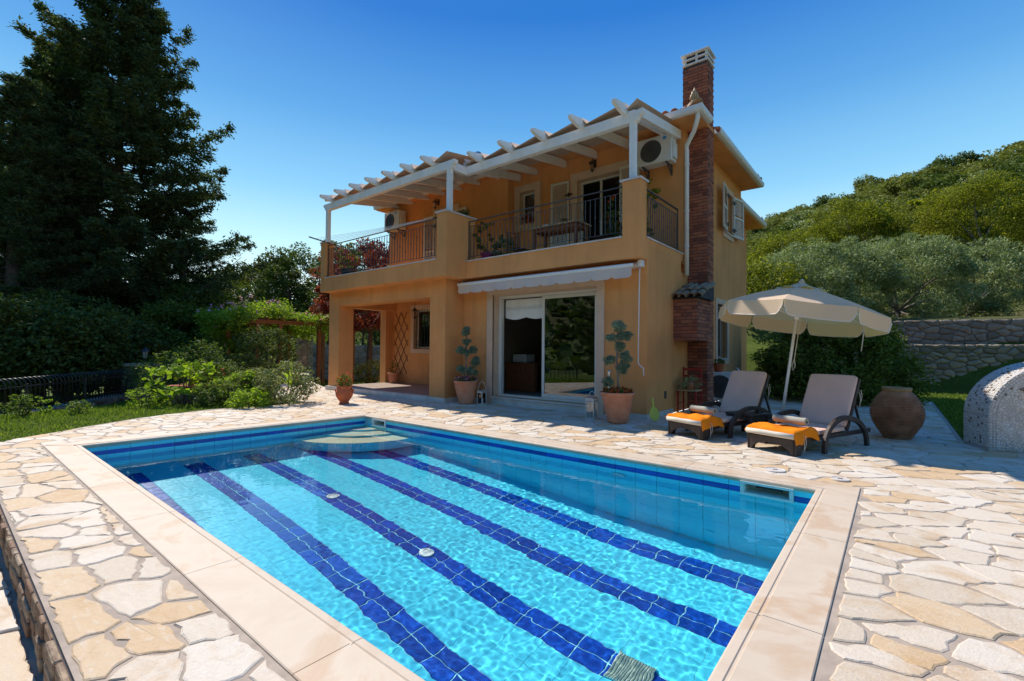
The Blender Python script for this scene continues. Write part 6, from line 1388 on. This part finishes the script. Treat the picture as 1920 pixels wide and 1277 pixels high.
# arbour with pink flowers
t = thing('flowering_arbour', 'garden arbour roofed by a bright green climber full of pink flowers', 'arbour', (*pos(510, 21), -.4)); rng = np.random.default_rng(91)
ax_ = Vector((*pos(415, 20), 0)); bx = Vector((*pos(625, 24.5), 0)); dd = bx-ax_; La = dd.length; dd /= La; pp_ = Vector((-dd.y, dd.x, 0)); pp_ = pp_ if pp_.y > 0 else -pp_
for u in (.25, 1.2, 3.0, La-.6):
    for v in (0, 2.4): p = ax_+dd*u+pp_*v; MB().box(p.x-.07, p.x+.07, p.y-.07, p.y+.07, -.6, 2.3).build('post', 'wood', t)
for v in (0, 2.4): p, q2 = ax_+pp_*v, bx+pp_*v; MB().bar((p.x, p.y, 2.3), (q2.x, q2.y, 2.3), .10, .16).build('beam', 'wood', t)
for k in range(10): p = ax_+dd*(La*k/9); q2 = p+pp_*2.6; p = p-pp_*.3; MB().bar((p.x, p.y, 2.43), (q2.x, q2.y, 2.43), .06, .10).build('rafter', 'wood', t)
cs = []
for k in range(150): u, v = rng.uniform(-.1, 1.0)*La, rng.uniform(-.6, 2.7); p = ax_+dd*u+pp_*v; cs.append((p.x, p.y, 2.55+rng.normal(0, .13)+.25*math.sin(u*1.4)))
for k in range(90):
    u, v = rng.uniform(-.12, .42)*La*abs(1)**1, rng.uniform(-.7, .5); p = ax_+dd*u*.8+pp_*v; cs.append((p.x, p.y, rng.uniform(.2 if u < 1.7 else 1.4, 2.4)))
for k in range(90): u = rng.uniform(0, 1)*La; p = ax_+dd*u-pp_*rng.uniform(.3, .75); cs.append((p.x, p.y, rng.uniform(1.75, 2.75)))
for k in range(40): u = rng.uniform(0, .45)*La; p = ax_+dd*u-pp_*rng.uniform(.2, .9); cs.append((p.x, p.y, rng.uniform(.4, 2.2)))
cs = np.array(cs); np_obj('climber', leaves(puff(cs, .38, 100, rng), .11, .4, .5, rng), 'arborleaf', t)
top_ = cs[:150][rng.integers(0, 150, 110)]+np.stack([rng.normal(0, .3, 110), rng.normal(0, .3, 110), rng.uniform(.12, .5, 110)], 1); lft = cs[150:240][rng.integers(0, 90, 24)]+rng.normal(0, .2, (24, 3)); fl_ = np.concatenate([top_, lft])
np_obj('blossoms', leaves(np.repeat(fl_, 7, 0)+rng.normal(0, .035, (len(fl_)*7, 3)), .085, .5, .8, rng), 'pink', t)
x, y = pos(572, 25); pier('stone pillar inside the dark opening of the arbour', x, y, -.6, 1.9, .6, R_(35), 15)
x, y = pos(512, 23); t = thing('garden_chair', 'dark wicker chair in the shade of the arbour', 'chair', (x, y, -.3)); MB().box(x-.3, x+.3, y-.28, y+.28, -.05, .10).build('seat', 'rattan', t, bevel=.03); MB().box(x-.3, x+.3, y+.22, y+.30, .10, .62).build('backrest', 'rattan', t, bevel=.03)
for a in (-1, 1): MB().box(x+a*.28-.03, x+a*.28+.03, y-.26, y-.2, -.4, .35).build('leg', 'rattan', t); MB().box(x+a*.28-.03, x+a*.28+.03, y+.2, y+.26, -.4, .35).build('leg', 'rattan', t)
# wooded hill: five crown shapes shared by many trees
protos = []
for i in range(6):
    lm = ['hillgreen', 'hilldark', 'hillgreen', 'hilldark', 'olive', 'yellowgreen'][i]
    t = make_tree('hill_tree', 'x', 'tree', (0, 0, 0), 5.0, 2.6, lm, 5200, .30, .85, 46, .16, .52, (1, 1, .85), seed=100+i, low=-.9); protos.append(t)
HG = ['grey green oak on the wooded hillside', 'dark green oak on the wooded hillside', 'grey green oak on the wooded hillside', 'dark green oak on the wooded hillside', 'silvery olive tree on the wooded hillside', 'yellow green tree on the wooded hillside']
rnd = random.Random(42); spots = []
tries = 0
while len(spots) < 860 and tries < 90000:
    tries += 1; px = rnd.uniform(1385, 2010) if rnd.random() < .86 else rnd.uniform(400, 700); D = 40*(235/40)**(rnd.random()**.75) if px > 1000 else rnd.uniform(48, 130)
    x, y = pos(px, D); s_ = (.72+D/190)*rnd.uniform(.7, 1.25)
    if all((x-a)**2+(y-b)**2 > (1.45*(s_+c2))**2 for a, b, c2, _ in spots): spots.append((x, y, s_, px))
spots.sort(key=lambda q: math.hypot(q[0], q[1])/q[2]); far_spots = spots[286:]; spots = spots[:286]
FL = []; rngf = np.random.default_rng(70)
for x, y, s_, px in far_spots:
    z = ground_z(x, y); cs_ = clumps((x, y, z+2.0*s_), 2.3*s_, 16, (1, 1, .8), rngf, -.8); FL.append(leaves(puff(cs_, .95*s_, 34, rngf), .50*s_, .3, .6, rngf))
o = np_obj('far_woodland', np.concatenate(FL), 'hillgreen'); tag(o, 'mass of tiny tree crowns near the top of the wooded hill', 'wood', kind='stuff')
first = [True]*6
for x, y, s_, px in spots:
    k = rnd.choices(range(6), [28, 22, 24, 12, 8, 5])[0]
    if first[k]: o = protos[k]; first[k] = False
    else: o = copy_tree(protos[k])
    o.location = (x, y, ground_z(x, y)-.6*s_); o.scale = (s_*rnd.uniform(.9, 1.2), s_*rnd.uniform(.9, 1.2), s_*rnd.uniform(.8, 1.05)); o.rotation_euler = (0, 0, rnd.uniform(0, 6.28)); o['label'] = HG[k].split(' on the')[0]+(' in the wood beyond the flowering arbour' if px < 1000 else ' on the skyline of the wooded hill' if math.hypot(x, y) > 150 else ' halfway up the wooded hillside' if math.hypot(x, y) > 80 else ' low on the slope just above the olive row'); o['group'] = 'trees covering the hillside'; o['category'] = 'tree'
for k in range(6):
    if first[k]: 
        for c_ in list(protos[k].children): bpy.data.objects.remove(c_)
        bpy.data.objects.remove(protos[k])
# maquis scrub between the trees
rng = np.random.default_rng(7); n = 46000; px = np.where(rng.random(n) < .85, rng.uniform(1380, 2050, n), rng.uniform(380, 720, n)); D = 30*(260/30)**rng.random(n); l = (px-960)/882.2*D; X = .776*l-.631*D; Y = .631*l+.776*D
Z = np.array([ground_z(a, b) for a, b in zip(X, Y)]); ok = Y > 27; P = np.stack([X, Y, Z+rng.uniform(0, 1, n)*D*.012+.1], 1)[ok]; sz = (D*.0065)[ok]
o = np_obj('hillside_scrub', leaves(P, sz, .5, .6, rng), 'hillgreen'); tag(o, 'low green scrub filling the gaps between the hillside trees', 'scrub', kind='stuff')
# far mountain
m = MB(); rnd = random.Random(2); vs = []; K = 60
for j in range(6):
    for i in range(K):
        px_ = -200+i*32; D_ = 1250+j*60; x, y = pos(px_, D_); h = (150+60*math.sin(i*.21+1)+14*noise.noise(Vector((i*.35, j*.6, 0))))*math.sin(math.pi*min(1, (j+.0)/4.5)) if j else -20; vs.append((x, y, h if j else -60))
struct(m.add(vs, [(j*K+i, j*K+i+1, (j+1)*K+i+1, (j+1)*K+i) for j in range(5) for i in range(K-1)]).build('mountain', 'mount', None, True))
# trees on the far side of the camera, seen only mirrored in the glass
for lab, at, h in (('dark conifer across the lower terrace mirrored in the sliding door', (-13.5, -9.5, -1.5), 13), ('broad leaved tree across the lower terrace mirrored in the sliding door', (-5.5, -15, -2.5), 9), ('tall broad leaved tree behind the mirrored conifer', (-17, -19, -2.5), 12)):
    if 'conifer' in lab: conifer(lab, at, h, 3.2, 9)['group'] = 'trees mirrored in the door'
    else: make_tree('leafy_tree', lab, 'tree', at, h, 4.2, 'midgreen', 9000, .3, .9, 60, .2, seed=5)
rngs = np.random.default_rng(17); n = 14000; X = rngs.uniform(-260, 120, n); Y = rngs.uniform(-330, -55, n); Z = np.array([ground_z(a, b) for a, b in zip(X, Y)])
o = np_obj('hillside_scrub', leaves(np.stack([X, Y, Z+rngs.uniform(0, 2.5, n)], 1), 5.0, .4, .7, rngs), 'hilldark'); tag(o, 'dark wooded slope across the valley mirrored in the sliding door', 'scrub', kind='stuff')
# grass
def grass(nm, lab, poly, n, hgt, zf_, seed, mat='grassblade'):
    rng = np.random.default_rng(seed); xs = [p[0] for p in poly]; ys = [p[1] for p in poly]; P = np.stack([rng.uniform(min(xs), max(xs), n*2), rng.uniform(min(ys), max(ys), n*2)], 1); k = len(poly); ins = np.zeros(len(P), bool)
    for i in range(k):
        (xa, ya), (xb, yb) = poly[i], poly[(i+1) % k]; c = ((ya > P[:, 1]) != (yb > P[:, 1])) & (P[:, 0] < (xb-xa)*(P[:, 1]-ya)/(yb-ya+1e-12)+xa); ins ^= c
    P = P[ins][:n]; z = np.array([zf_(a, b) for a, b in P]); N = len(P); a = rng.uniform(0, 6.283, N); h = hgt*rng.uniform(.4, 1.3, N)*(1+.8*(rng.random(N) > .93)); lean = rng.uniform(.1, .7, N)*h; w_ = .006+.004*rng.random(N); w_ *= 1+hgt*4
    b = np.stack([P[:, 0], P[:, 1], z], 1); pr = np.stack([-np.sin(a), np.cos(a), 0*a], 1)*w_[:, None]; tp_ = b+np.stack([np.cos(a)*lean, np.sin(a)*lean, h], 1); md = b+np.stack([np.cos(a)*lean*.4, np.sin(a)*lean*.4, h*.6], 1)
    o = np_obj(nm, np.stack([b-pr, b+pr, md+pr*.8, tp_], 1), mat); return tag(o, lab, 'grass', kind='stuff')
grass('lawn_grass', 'short bright green lawn between the pool paving and the black fence', [(-8.9, .38), (-9.55, 1.35), (-10.22, 2.35), (-10.6, 3.5), (-10.45, 5.4), (-14.3, 6.0), (-19, 8), (-19.3, 4.3), (-10.9, -1.1), (-8.9, -1)], 60000, .028, lambda x, y: ground_z(x, y)-.005, 1)
grass('tall_grass', 'longer tufted grass at the left edge beside the fence', [(-10.2, -.6), (-9.5, .9), (-10.6, 2.8), (-12.5, 4.6), (-16.5, 4.5), (-12.0, -.2)], 1800, .07, lambda x, y: ground_z(x, y)-.005, 2)
grass('lawn_grass', 'sunlit lawn beyond the path seen through and beside the porch', [(-14.4, 8.3), (-18.6, 10.0), (-24, 13), (-24, 20), (-15, 15)], 30000, .07, lambda x, y: ground_z(x, y)-.005, 3)
grass('lawn_grass', 'dark shaded lawn between the clay jar and the stone wall', [(.78, 9.3), (6, 9.3), (7, 20.8), (-1, 19.3), (.78, 16)], 42000, .05, lambda x, y: ground_z(x, y)-.005, 4)
grass('lawn_grass', 'strip of lawn glimpsed behind the loungers under the bush', [(-3.4, 16.3), (.8, 16.3), (-1, 19.3), (-3.4, 19.3)], 8000, .05, lambda x, y: ground_z(x, y)-.005, 5)
